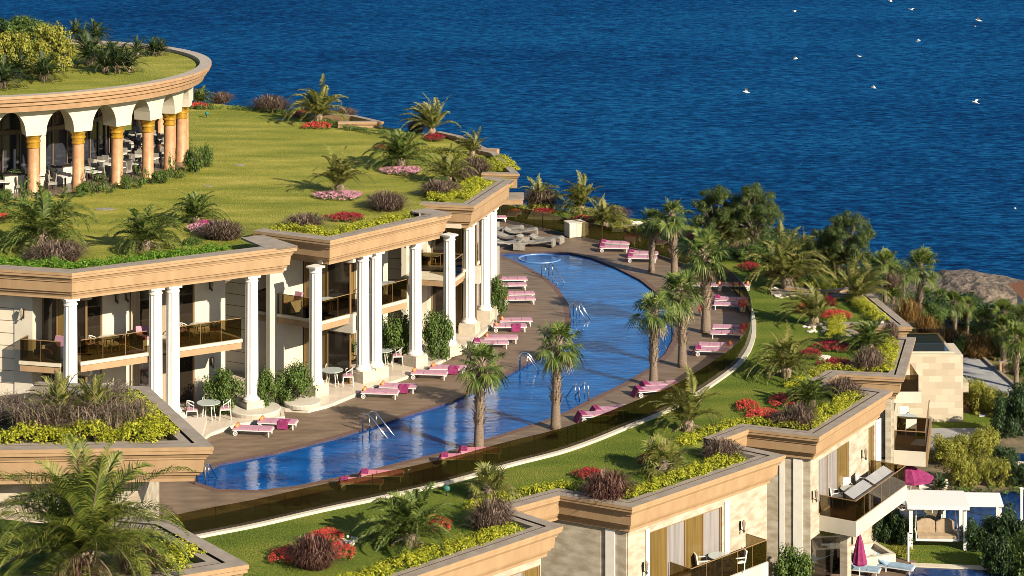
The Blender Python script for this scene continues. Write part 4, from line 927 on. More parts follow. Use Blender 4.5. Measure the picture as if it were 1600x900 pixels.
# date palms: key, base px, py, height px, z, label
for key, x, y, h, z, l in [
    ('dA', 66, 388, 112, ZL, 'big dark date palm rising from a mauve tuft at the left end of the lawn'),
    ('dB', 228, 390, 88, ZL, 'date palm with wide low fronds behind the nearest peach roof corner'),
    ('dB', 306, 350, 66, ZL, 'smaller date palm with upright fronds beside the magenta flowers'),
    ('dC', 530, 300, 70, ZL, 'wispy date palm growing from the nearest pink flower bed'),
    ('dB', 626, 262, 80, ZL, 'full date palm growing from the farther pink flower bed'),
    ('dD', 700, 286, 54, ZL, 'loose date palm beside the mauve grass at the roof tip'),
    ('dD', 497, 192, 66, ZL, 'wide pale date palm above a red bed at the sea edge'),
    ('dC', 674, 212, 64, ZL, 'fan shaped date palm standing against the sea over a dark red bed'),
    ('dC', 738, 243, 42, ZL, 'short date palm behind the far parapet corner'),
    ('dB', 312, 164, 36, ZL, 'small dark palm half behind the round pavilion'),
    ('dX', 130, 915, 218, ZN2-.3, 'largest date palm with long arching fronds in the bottom left corner'),
    ('dB', 640, 852, 112, 0, 'date palm with a shaggy trunk between red beds at the bottom of the right garden'),
    ('dC', 1074, 672, 88, 0, 'narrow dark date palm leaning up in front of the white kerb'),
    ('dD', 1228, 588, 75, 0, 'date palm with arching fronds alone on the middle of the right lawn'),
    ('dB', 1268, 635, 62, 0, 'date palm between red beds and a dark grass tuft near the inner parapet notch'),
    ('dC', 1272, 508, 70, 0, 'pale narrow date palm on a ring of pebbles with red beds either side'),
    ('dB', 1358, 548, 64, 0, 'date palm beside the mauve tuft at the right parapet'),
    ('dD', 1230, 450, 92, 0, 'large date palm at the far bend of the garden beyond the glass'),
    ('dC', 1342, 474, 70, 0, 'bushy date palm beside the far lime hedge'),
    ('dD', 1306, 426, 66, 0, 'pale slim date palm against the sea left of the dark fan palm'),
    ('dC', 907, 332, 60, 0, 'date palm on the sea edge above the white deck cabinet'),
    ('dD', 945, 356, 48, 0, 'leaning date palm right of the white deck cabinet'),
    ('dD', 845, 322, 46, 0, 'date palm tied upright next to a dark tuft at the far end of the deck'),
    ('dD', 1148, 388, 62, 0, 'date palm in the clump under the big pine crown'),
    ('dC', 1168, 372, 40, 0, 'small date palm at the foot of the big pine'),
    ('dD', 1258, 404, 44, 0, 'date palm between the two dark pines'),
    ('dB', 1395, 470, 40, -2, 'low date palm behind the far parapet edge'),
    ]:
    hp = {'dA': 3.0, 'dX': 3.5, 'dB': 2.75, 'dC': 2.6, 'dD': 2.5}[key]; s = h/ppm(y, z)/hp; put(key, x, y, z, l, 'palm', GD, s)
# fan palms on the deck
for key, x, y, h, z, l, k in [
    ('fA', 748, 705, 180, 0, 'fan palm standing on the deck nearest the camera by the pool\'s lower edge', 1),
    ('fA', 868, 670, 178, 0, 'fan palm with the fullest round crown at the lower pool edge', 1),
    ('fC', 1021, 603, 160, 0, 'fan palm on the right deck nearest the pool edge', 1),
    ('fB', 1066, 573, 160, 0, 'fan palm just right of the palm beside the pool edge', 1),
    ('fB', 1103, 520, 172, 0, 'wide crowned fan palm in front of the pink loungers by the glass', 1),
    ('fC', 1054, 436, 136, 0, 'tall fan palm with a blunt windblown top seen against the sea', 1),
    ('fA', 1018, 425, 105, 0, 'small crowned fan palm at the far right of the pool', 1)]:
    hp = {'fA': 5.75, 'fB': 5.4, 'fC': 5.5}[key]; put(key, x, y, z, l, 'palm', GF, h/ppm(y, z)/hp)
for i, (x, y, h, z, l) in enumerate([
    (1383, 470, 95, -1.0, 'dark trunked fan palm above the far end of the lime hedge'), (1438, 500, 132, -6.0, 'tallest fan palm silhouetted on the sea left of the rocky headland'),
    (1446, 507, 70, -7.0, 'fan palm with a thin pale trunk in front of the headland\'s left foot'), (1492, 528, 88, -7.6, 'fan palm rising over the middle of the headland'),
    (1536, 553, 84, -7.6, 'fan palm standing beside the road under the headland'), (1568, 582, 110, -7.6, 'fan palm of the dense clump right of the road'),
    (1588, 606, 122, -7.6, 'thick trunked fan palm at the right edge beyond the road'), (1570, 560, 112, -7.7, 'fan palm against the headland at the right edge'),
    (1412, 470, 62, -4, 'small fan palm half hidden behind the tallest one'), (1512, 524, 74, -7.6, 'fan palm far behind the roadside clump'), (1600, 575, 120, -7.7, 'fan palm cut by the right edge of the view'),
    (1468, 503, 64, -7.2, 'stubby fan palm between the two thin trunked ones')]):
    put('fS', x, y, z, l, 'palm', GF, h/ppm(y, z)/5.5)
for x, y, h, z, l in [(763, 778, 58, 0, 'low fan palm without trunk near the lower white kerb'), (1038, 737, 62, 0, 'low spreading fan palm over a dark bed beside the parapet')]:
    put('fLow', x, y, z, l, 'palm', 'trunkless fan palms', h/ppm(y, z)/1.6)
ZRL = ZRT-.25
for i, (x, y, h, l) in enumerate([(118, 62, 20, 'hindmost cycad of the left cluster'), (150, 66, 24, 'cycad behind the middle of the left cluster'), (130, 76, 22, 'dark cycad left of centre in the roof cluster'),
    (140, 102, 34, 'largest cycad at the left of the front group'), (164, 114, 30, 'front cycad on the lawn mound'), (183, 113, 34, 'cycad in the middle of the front group'), (202, 112, 24, 'rightmost cycad of the front group'), (178, 92, 20, 'cycad behind the front group'),
    (215, 88, 20, 'lone cycad between the front group and the roof edge'), (240, 87, 20, 'left cycad of the pair by the round coping'), (252, 86, 17, 'right cycad of the pair by the round coping'),
    (68, 127, 32, 'cycad in front of the yellow bamboo'), (34, 120, 28, 'cycad under the left part of the yellow bamboo'), (4, 138, 34, 'cycad cut by the left edge of the view')]):
    put('cy' if i % 2 else 'cy2', x, y, ZRL, l+' on the round roof' if 'roof' not in l else l, 'cycad', GC, 1.75*h/ppm(y, ZRL)/1.15)
# tall bamboo and trees on the round roof
PROT['bam'] = bush_proto(56, YELB, 60, 130, .05, 'bamboo_bush', 1.2, .22)
for k, x, y, w, h, l in [('bam', 15, 118, 70, 62, 'yellow green bamboo thicket at the left edge of the round roof'), ('bam', 80, 112, 66, 68, 'yellow green bamboo thicket nearest the cycads on the round roof'),
    ('bam', 48, 116, 60, 50, 'yellow green bamboo thicket in the middle of its row on the round roof'), ('bu', 40, 72, 60, 50, 'dark green shrub behind the bamboo on the round roof'), ('buD', 8, 66, 50, 40, 'dark shrub at the left edge behind the bamboo')]:
    sx = w/ppm(y, ZRL)/1.5; put(k, x, y, ZRL, l, 'bush', 'bushes', sx=sx, sy=sx, sz=h/ppm(y, ZRL)/1.15)
# pines at the sea edge
for x, y, w, h, l in [(1122, 385, 95, 100, 'left half of the big rounded pine against the sea'), (1178, 388, 92, 108, 'right part of the big rounded pine, the tallest crown'), (1325, 428, 88, 104, 'smaller pine by the sea right of the big one'), (1282, 425, 50, 72, 'low dark pine left of the smaller pine')]:
    put('pine', x, y, 0, l, 'tree', 'pines by the sea', sx=w/ppm(y, 0)/6.2, sy=w/ppm(y, 0)/6.2, sz=h/ppm(y, 0)/5.4)
# fountain grass tufts
for key, x, y, w, h, z, l in [
    ('gM', 86, 412, 100, 36, ZL, 'mauve grass tuft under the big dark date palm'), ('gM', 346, 374, 74, 30, ZL, 'mauve grass tuft beside the magenta flowers'), ('gM', 475, 358, 72, 24, ZL, 'mauve grass tuft behind the lime edge of the middle wing'),
    ('gM', 604, 328, 76, 28, ZL, 'mauve grass tuft right of the dark red bed'), ('gM', 688, 308, 62, 27, ZL, 'mauve grass tuft in front of the loose date palm'), ('gM', 742, 272, 60, 26, ZL, 'mauve grass tuft behind the far parapet tip'),
    ('gM', 722, 284, 50, 22, ZL, 'mauve grass tuft between two others at the roof tip'), ('gM', 424, 175, 66, 26, ZL, 'mauve grass tuft on the sea edge of the lawn'), ('gM', 538, 186, 40, 18, ZL, 'bluish grass tuft right of the wide pale palm'),
    ('gM', 345, 162, 40, 18, ZL, 'grass tuft by the red flowers behind the pavilion'), ('gM', 650, 208, 34, 20, ZL, 'bluish grass tuft left of the fan shaped palm'),
    ('gR', 490, 884, 84, 48, 0, 'maroon grass tuft ringed by red flowers at the bottom of the garden'), ('gM', 768, 826, 78, 48, 0, 'dark mauve tuft under the low fan palm'), ('gR', 950, 780, 84, 44, 0, 'maroon tuft behind the middle parapet corner'),
    ('gM', 1128, 718, 64, 32, 0, 'mauve tuft beside the parapet notch'), ('gM', 1250, 668, 64, 38, 0, 'mauve tuft below the red beds'), ('gM', 1318, 622, 62, 32, 0, 'dark mauve tuft behind the peach inner return'),
    ('gM', 1358, 582, 52, 40, 0, 'mauve tuft under the date palm at the right parapet'), ('gM', 1392, 536, 30, 34, 0, 'small dark tuft right of the date palm at the right parapet'), ('gM', 1165, 405, 50, 26, 0, 'mauve tuft beneath the big pine'),
    ('gM', 1222, 668, 40, 26, 0, 'mauve tuft beside the big red bed'), ('gM', 845, 326, 56, 32, 0, 'dark tuft around the tied palm at the far deck'), ('gM', 962, 346, 44, 24, 0, 'mauve tuft behind the leaning date palm'),
    ('gM', 1392, 448, 40, 26, 0, 'mauve tuft on the slope right of the pine'),
    ('gN', 60, 678, 110, 64, ZN1-.2, 'curling mauve grass at the left of the near roof bed'), ('gN', 150, 680, 105, 59, ZN1-.2, 'curling mauve grass in the middle of the near roof bed'), ('gN', 205, 670, 76, 55, ZN1-.2, 'curling mauve grass at the right of the near roof bed'),
    ('gN', 112, 662, 90, 55, ZN1-.2, 'curling mauve grass at the back of the near roof bed'), ('gN', 180, 640, 70, 51, ZN1-.2, 'pale dry grass behind the fern palms'), ('gN', 12, 655, 80, 43, ZN1-.2, 'curling mauve grass cut by the left edge on the near roof bed'),
    ('gM', 215, 905, 90, 60, ZN2-.3, 'curling mauve grass under the largest palm'), ('gR', 120, 930, 80, 60, ZN2-.3, 'dark grass at the foot of the largest palm'),
    ('gM', 1475, 648, 60, 26, ZG, 'pale grass at the left foot of the stone block'), ('gS', 1508, 642, 44, 28, ZG, 'brownish grass at the right foot of the stone block'),
    ('gS', 1418, 500, 50, 36, -4, 'rusty grass on the slope behind the far parapet'), ('gS', 1480, 545, 60, 34, ZG, 'rusty grass under the headland palms'), ('gS', 1530, 560, 60, 36, ZG, 'rusty grass left of the thick trunked palm'), ('gS', 1448, 520, 50, 30, -6.5, 'rusty grass beside the thin pale trunk')]:
    sx = w/ppm(y, z)/1.75; put(key, x, y-2, z, l, 'grass tuft', GG, sx=sx, sy=sx*.8, sz=h/ppm(y, z)/1.0)
for x, y, h, l in ((92, 664, 92, 'left green fern palm in the near roof bed'), (146, 662, 88, 'right green fern palm in the near roof bed')):
    put('fern', x, y, ZN1-.2, l, 'fern palm', 'fern palms in the near roof bed', h/ppm(y, ZN1)/1.15)
# flower beds
for key, x, y, w, dpt, z, l in [
    ('bP', 530, 309, 80, 2.2, ZL, 'nearest bed of pink flowers round a wispy palm'), ('bP', 628, 270, 68, 2.2, ZL, 'farther bed of pink flowers round a full palm'), ('bR', 496, 199, 50, 2.4, ZL, 'bright red bed under the wide pale palm'), ('bR', 466, 181, 38, 2.4, ZL, 'red bed left of the wide pale palm'),
    ('bR', 308, 168, 40, 2.0, ZL, 'red bed right behind the round pavilion'), ('bD', 540, 343, 66, 2.0, ZL, 'dark red bed behind the lime edge of the middle wing'), ('bD', 680, 218, 34, 2.4, ZL, 'dark red bed under the fan shaped palm'), ('bD', 596, 233, 24, 2, ZL, 'small dark red bed left of the full palm'),
    ('bP', 312, 360, 40, 1.8, ZL, 'dull pink bed left of the magenta flowers'), ('bG', 320, 355, 26, 1.6, ZL, 'small magenta clump between palm and grass'), ('bR', 2, 345, 20, 2, ZL, 'red flowers cut by the left edge of the lawn'),
    ('bR', 452, 872, 66, 2.0, 0, 'red flowers left of the maroon tuft'), ('bR', 528, 866, 60, 2.0, 0, 'red flowers right of the maroon tuft'), ('bR', 510, 842, 60, 1.5, 0, 'red flowers behind the maroon tuft'), ('bR', 676, 824, 66, 1.8, 0, 'bright red bed right of the shaggy palm'), ('bR', 624, 826, 40, 1.6, 0, 'red flowers left of the shaggy palm'),
    ('bD', 920, 745, 50, 1.5, 0, 'crimson flowers behind the tuft at the middle corner'), ('bR', 1016, 722, 40, 1.5, 0, 'red flowers in the shade left of the low fan palm'),
    ('bR', 1168, 638, 40, 2.0, 0, 'small red bed left of the large bright one'), ('bR', 1232, 630, 66, 2.6, 0, 'largest bright red bed beside the notch palm'), ('bR', 1196, 652, 66, 1.8, 0, 'red bed in front of the white stones'),
    ('bD', 1302, 544, 58, 2.2, 0, 'crimson bed left of the date palm at the parapet'), ('bD', 1268, 556, 34, 2.0, 0, 'crimson bed curling left of the white patch'), ('bD', 1308, 572, 60, 2.0, 0, 'crimson bed in front of the mauve tuft'),
    ('bR', 1306, 495, 52, 2.0, 0, 'red bed right of the palm on pebbles'), ('bR', 1256, 486, 26, 2.0, 0, 'red bed left of the palm on pebbles'), ('bD', 1297, 474, 22, 2.6, 0, 'crimson mound behind the palm on pebbles'),
    ('bD', 1246, 436, 26, 2, 0, 'crimson bed right of the large far palm'), ('bD', 1212, 432, 30, 2, 0, 'crimson bed left of the large far palm'), ('bD', 1172, 420, 36, 2.4, 0, 'crimson bed at the far bend of the garden'),
    ('bD', 848, 333, 46, 2.2, 0, 'crimson bed at the far end of the deck'), ('bD', 915, 345, 46, 2.2, 0, 'crimson bed behind the white deck cabinet'), ('bR', 1088, 372, 34, 2.2, 0, 'red bed behind the tall blunt fan palm'), ('bD', 1090, 386, 28, 1.8, 0, 'crimson bed beside the tall blunt fan palm'),
    ('bW', 300, 382, 30, 1.2, ZL, 'grey green mound on the near roof edge'), ('bW', 732, 300, 18, 1.4, ZL, 'small green mound at the roof tip')]:
    sx = w/ppm(y, z)/2.1; put(key, x, y, z, l, 'flower bed', GB, rz=0, sx=sx, sy=dpt*.5, sz=.8)
# bushes
for key, x, y, w, h, z, l in [
    ('bu', 350, 646, 62, 64, ZT, 'round green bush behind the white terrace chairs'), ('bu', 415, 642, 40, 60, ZT, 'green bush right of the first great column'), ('bu', 460, 632, 64, 60, ZT, 'round green bush beside the second unit\'s column'),
    ('buT', 530, 575, 50, 62, ZT, 'yellowish potted bush in front of the dark window'), ('bu', 620, 568, 60, 74, ZT, 'dense green bush between the paired column and the next'), ('bu', 682, 562, 48, 72, ZT, 'bright green bush right of the slender column'),
    ('buT', 716, 512, 36, 74, ZT, 'dark bush between the far columns'), ('bu', 776, 494, 34, 60, ZT, 'feathery green bush at the foot of the farthest columns'),
    ('bu', 10, 296, 60, 26, ZL, 'green shrubs at the left foot of the pavilion'),
    ('bu', 1460, 518, 40, 40, -6.5, 'round green bush above the dark roof pool'), ('bu', 1504, 560, 26, 30, ZG, 'green bush at the right end of the dark roof pool'),
    ('buY', 1517, 642, 50, 50, ZG, 'yellow green bush right of the stone block'), ('buY', 1562, 655, 44, 40, ZG, 'yellow green bush above the dark hedge'), ('buY', 1540, 650, 44, 46, ZG, 'yellow green bush between its two neighbours by the road'),
    ('buD', 1580, 690, 60, 70, ZG, 'dark green bush left of the road at the right edge'), ('buD', 1608, 660, 60, 60, ZG, 'dark green bush cut by the right edge below the road'), ('buD', 1570, 740, 40, 40, ZG, 'dark bush behind the yellow hedge'),
    ('buY', 1478, 728, 60, 42, ZG, 'yellow green clipped bush nearest the umbrella'), ('buY', 1520, 722, 60, 42, ZG, 'yellow green clipped bush in the middle of the hedge row'), ('buY', 1540, 712, 50, 40, ZG, 'tallest yellow green bush at the back of the hedge row'), ('buY', 1500, 764, 50, 50, ZG, 'yellow green bush left of the white wall panels'), ('buY', 1530, 762, 40, 48, ZG, 'yellow green bush in front of the white wall panels'), ('buY', 1560, 764, 40, 45, ZG, 'yellow green bush right of the white wall panels'),
    ('buD', 1594, 765, 44, 40, ZG, 'dark bush at the right edge behind the deep blue pool'),
    ('buD', 1390, 852, 46, 54, ZG, 'dark green bush left of the garden swing'), ('buD', 1415, 856, 36, 44, ZG, 'dark green bush touching the left post of the garden swing'), ('buD', 1530, 862, 50, 46, ZG, 'dark green bush right of the garden swing'), ('bu', 1556, 858, 54, 48, ZG, 'green bush at the edge of the deep blue pool'),
    ('buD', 1590, 868, 70, 70, ZG, 'large dark bush at the lower right edge'), ('buD', 1562, 900, 60, 60, ZG, 'dark bush in the bottom right corner'), ('bu', 1610, 905, 70, 70, ZG, 'bush cut by the bottom right corner of the view'),
    ('bu', 1240, 938, 60, 80, ZG, 'bush with reddish tips at the bottom edge beside the wall'), ('buY', 1405, 870, 44, 12, ZG, 'low flowering bush in front of the dark bushes'),
    ('buD', 1500, 500, 70, 40, -7, 'dark scrub at the left foot of the headland'), ('buD', 1545, 520, 80, 44, -7.5, 'dark scrub on the slope under the headland'), ('buD', 1590, 545, 70, 44, -7.5, 'dark scrub at the right edge under the headland'), ('buD', 1455, 500, 60, 36, -6, 'dark scrub behind the round green bush'), ('bu', 1602, 590, 50, 30, ZG, 'green scrub along the far side of the road'), ('buD', 1570, 560, 50, 30, ZG, 'dark scrub along the far side of the road'),
    ('bu', 1210, 404, 80, 26, 0, 'low green shrubs between the pines'), ('bu', 1380, 440, 50, 40, -1, 'green shrub on the slope beside the smaller pine'), ('bu', 1180, 410, 60, 24, 0, 'low shrubs under the big pine'), ('buD', 1352, 452, 60, 34, 0, 'dark shrub behind the bushy date palm'), ('bu', 1270, 450, 50, 18, 0, 'green shrub right of the large far palm'), ('buD', 1130, 408, 60, 18, 0, 'dark low shrub behind the glass at the far bend'),
    ('bu', 690, 298, 30, 18, ZL, 'small green shrub in front of the loose date palm'), ('bu', 1230, 410, 60, 34, 0, 'green shrub left of the middle date palm by the sea')]:
    sx = w/ppm(y, z)/1.5; hh = {'buT': 1.55}.get(key, 1.08); put(key, x, y-3, z, l, 'bush', 'bushes', sx=sx, sy=sx, sz=h/ppm(y, z)/hh)
put('buW', 1432, 640, ZG, 'small tree with white blossom before the blank stone block', 'tree', None, sx=1.0, sy=1.0, sz=2.0)
# ring of shrubs round the pavilion
for i, px in enumerate((8, 40, 100, 130, 152, 172, 196, 218, 236, 252, 268, 282, 296, 306, 316, 322)):
    Rr = 14.6+.3*math.sin(i*3); k = (px-800)/F
    a_ = 1+k*k; b2 = RC.y+k*RC.x; c_ = RC.x**2+RC.y**2-Rr**2; disc = b2*b2-a_*c_
    if disc < 0: disc = 0
    Y = (b2-math.sqrt(disc))/a_; py = F*(HC-ZL)/Y+YH
    sx = (.62+.12*math.sin(i*5)); 
    o = put('buS' if i % 3 else 'bu', px, py, ZL, '', 'shrub', 'shrubs round the foot of the pavilion', sx=sx, sy=sx, sz=(.75+.75*(i % 3 == 1)+.5*(i > 11)))
    o['label'] = ['shrub %s the round pavilion' % s_ for s_ in ('at the left edge before', 'in front of the leftmost column of', 'left of the second column of', 'at the base of the second column of', 'between the second and third columns of', 'left of the third column of', 'right of the third column of', 'at the fourth column of', 'between the fourth and fifth columns of', 'at the fifth column of', 'at the sixth column of', 'at the last column in view of', 'just right of the last column of', 'on the right side of', 'tall and outermost on the right of', 'small and bright at the far right of')][i]
# ------------------------------------------------ ground covers (nobody could count them)
def cover(name, label, pts, width, h, leaf, z, cl=.2, dens_=30, nl=22, ls=.055, seed=1, world=False, off=0):
    rnd = random.Random(seed); V = pts if isinstance(pts[0], Vector) else [P2(*p, z) for p in pts]; m = MB()
    for i in range(len(V)-1):
        a, b = V[i], V[i+1]; L = (b-a).length; d = (b-a).normalized(); n_ = Vector((d.y, -d.x)); N = int(L*width*dens_)
        for k in range(N):
            t = rnd.random()*L; v = rnd.uniform(-.5, .5)*width; c = a+d*t+n_*(v+off); hh = h*(1-.6*(abs(v)/(width*.5))**3)*(1+.25*math.sin(c.x*3.1)*math.sin(c.y*2.3))
            leafball(m, (c.x, c.y, z+hh*rnd.uniform(.5, .95)), cl, nl, ls, rnd, .8, .35, .9)
    o = m.build(name, leaf, None); return tag(o, label, None, None, 'stuff')
def inner(path, i0, i1, off): return offset_path(path, -off)[i0:i1+1]
W1 = [P2(*p, Z1) for p in [(-260, 404), (112, 427), (465, 384), (412, 367)]]; W2 = [P2(*p, Z2) for p in [(395, 360.5), (516, 376), (706, 333), (668, 325)]]; W3 = [P2(*p, Z3) for p in [(655, 318.5), (741, 322), (803, 281), (760, 274)]]
def nudge(p, a, b):          # trims the ends of a strip
    p = list(p); p[0] = p[0]+(p[1]-p[0]).normalized()*a; p[-1] = p[-1]+(p[-2]-p[-1]).normalized()*b; return p
cover('ground_cover', 'dark fresh green cover along the nearest peach roof edge', nudge(inner(W1, 0, 2, 1.95), 4, .8), 2.1, .75, FRESH, ZL, seed=3, dens_=24)
cover('ground_cover', 'lime yellow cover along the middle wing\'s roof edge', nudge(inner(W2, 0, 2, 1.5), .2, .8), 1.25, .7, LIME, ZL, seed=4)
cover('ground_cover', 'lime green cover on the far wing\'s roof corner', nudge(inner(W3, 0, 2, 1.75), .2, .4), 1.7, .4, LIME, ZL, seed=5)
cover('ground_cover', 'lime green cover behind the far parapet tip', [(752, 258), (795, 268), (780, 250)], 1.3, .3, LIME, ZL, seed=6)
cover('ground_cover', 'green cover of small plants at the sea edge of the big lawn', [(300, 170), (390, 172), (480, 183), (530, 200), (590, 210), (640, 214)], 1.0, .3, BUSHG, ZL, seed=7, dens_=14)
cover('ground_cover', 'dry lime cover round the palms at the lawn tip', [(640, 232), (690, 238), (730, 252)], 1.4, .25, YELB, ZL, seed=8, dens_=14)
nb = offset_path(VN1, -1.4)
cover('ground_cover', 'lime yellow cover round the edge of the near roof bed', nudge(nb[0:3], 4, 1.5), 1.4, .8, LIME, ZN1-.3, seed=9, dens_=34)
nb = offset_path(VN2, -1.5)
cover('ground_cover', 'lime yellow cover filling the nearest roof corner', nudge(nb[1:4], .2, 1.8), 1.8, .7, LIME, ZN2-.3, seed=10, dens_=36)
PR = {k: i for i, k in enumerate(order)}
ip = offset_path(path_r, -1.35)
for a, b, lf, l, sd, wd in (('CA', 'EA', LIME, 'lime yellow cover along the bottom parapet of the right garden', 11, .8), ('CB', 'EB', LIME, 'lime yellow cover along the long middle parapet', 12, .8), ('CC', 'EC', LIME, 'lime cover above the villa with the long balcony', 13, .8),
                        ('CD', 'ED', LIME, 'lime cover along the right parapet beside the mauve tuft', 14, 1.0), ('CE', 'EE', LIME, 'lime strip along the far diagonal parapet', 15, .8)):
    cover('ground_cover', l, nudge(ip[PR[a]:PR[b]+1], 0, .3), wd+.2, .55, lf, -.02, seed=sd)
for a, b, l, sd in (('JA', 'KA', 'lime cover in the first inner notch', 16), ('KA', 'CB', 'lime cover along the dark faced return of the middle corner', 17), ('JB', 'KB', 'lime cover in the second inner notch', 18), ('KB', 'CC', 'lime cover on the return right of the second notch', 19), ('KC', 'CD', 'lime cover below the crimson beds', 20), ('JC', 'KC', 'lime cover in the third inner notch', 21)):
    cover('ground_cover', l, ip[PR[a]:PR[b]+1], .75, .4, LIME, -.02, seed=sd)
cover('ground_cover', 'square lime hedge block beside the far inner notch', [(1308, 505), (1306, 528)], 1.0, .6, LIME, 0, seed=22)
cover('ground_cover', 'dark green edging in front of the far inner notch', [(1300, 532), (1350, 540)], .9, .3, BUSHG, 0, seed=23)
cover('ground_cover', 'lime mounds on the sea side of the far garden', [(795, 330), (900, 330), (960, 352), (1010, 366), (1060, 368)], 1.8, .5, YELB, 0, seed=24, dens_=12)
cover('ground_cover', 'lime mounds at the far bend of the garden', [(1150, 395), (1190, 398)], 1.6, .4, LIME, 0, seed=25, dens_=14)
cover('ground_cover', 'lime edging before the far peach parapet', [(1236, 448), (1322, 452)], 1.2, .45, LIME, 0, seed=26, dens_=16)
cover('ground_cover', 'mixed scrub covering the slope toward the sea', [(1090, 358), (1200, 378), (1300, 408), (1400, 440)], 5.0, .8, TREEG, -.6, cl=.35, dens_=3, nl=40, ls=.08, seed=27)
cover('ground_cover', 'mixed scrub beneath the headland palms', [(1415, 468), (1490, 500), (1560, 535), (1640, 560)], 5.5, .7, DKBUSH, -7.9, cl=.4, dens_=2.5, nl=40, ls=.08, seed=28)
cover('ground_cover', 'yellow scrub patches on the far slope', [(1420, 490), (1500, 520), (1600, 565)], 5.0, .6, RUST, -7.8, cl=.3, dens_=1.2, nl=40, ls=.08, seed=29)
cover('ground_cover', 'low flowering cover in front of the garden swing', [(1360, 868), (1408, 868)], 1.2, .3, BUSHG, ZG, seed=30)
cover('ground_cover', 'low green plants behind the deep blue pool', [(1490, 772), (1600, 772)], 1.0, .4, BUSHG, ZG, seed=31, dens_=14)
# pebble rings, small white spots and lawn lights
for x, y, w, l, z in [(1275, 513, 46, 'ring of pale pebbles under the narrow palm', 0), (1225, 458, 60, 'ring of pale pebbles under the large far palm', 0), (543, 845, 30, 'patch of white gravel beside the red flowers', 0), (1198, 647, 24, 'white gravel patch between the red beds', 0), (1287, 559, 22, 'white gravel patch between the crimson beds', 0),
        (438, 187, 15, 'white slab at the far left of the big lawn', ZL), (650, 301, 14, 'white slab near the tuft on the big lawn', ZL), (375, 258, 16, 'white slab right of the pavilion shrubs', ZL), (163, 327, 32, 'white slab between two palms on the lawn', ZL), (325, 291, 14, 'white slab behind the smaller date palm', ZL), (985, 349, 34, 'pale stones at the sea edge', 0), (1382, 500, 40, 'pale stones by the far strip', 0)]:
    p = at(x, y, z); rnd = random.Random(x); R_ = w/ppm(y, z)/2; m = MB()
    if 'slab' in l:
        m.lathe(p, [(R_, 0), (R_, .03)], 9); o = m.build('stone_slab', CONC, None, origin=(p.x, p.y, z)); o.scale = (1, .6, 1); tag(o, l, 'stone slab', 'pale slabs let into the lawn'); continue
    for k in range(26):
        a = rnd.uniform(0, 6.28); q = math.sqrt(rnd.random())*R_; c = (p.x+q*math.cos(a), p.y+q*math.sin(a)*1.3, z); r_ = rnd.uniform(.08, .17)*min(1.2, R_+.3); m.lathe(c, [(r_*.8, -.02), (r_, .03), (r_*.6, .07)], 6)
    o = m.build('gravel_patch', PEB, None, origin=(p.x, p.y, z)); tag(o, l, 'gravel patch', None, 'stuff')
for x, y, l, z in [(32, 375, 'round green garden light left of the big dark palm', ZL), (698, 774, 'round green garden light by the low fan palm', 0), (323, 184, 'round pale garden light by the pavilion', ZL)]:
    p = at(x, y, z); r = empty('garden_light', p, l, 'garden light', 'garden lights'); m = MB(); m.tube([p-Vector((0, 0, .1)), p+Vector((0, 0, .22))], .03, 6); m.build('stake', IRON, r); m = MB(); m.lathe(p+Vector((0, 0, .3)), [(.05, -.12), (.14, -.06), (.16, .03), (.12, .11), (.04, .15)], 10); m.build('lamp_head', mat('light_green_%d' % x, (.03, .12, .09), .3), r)
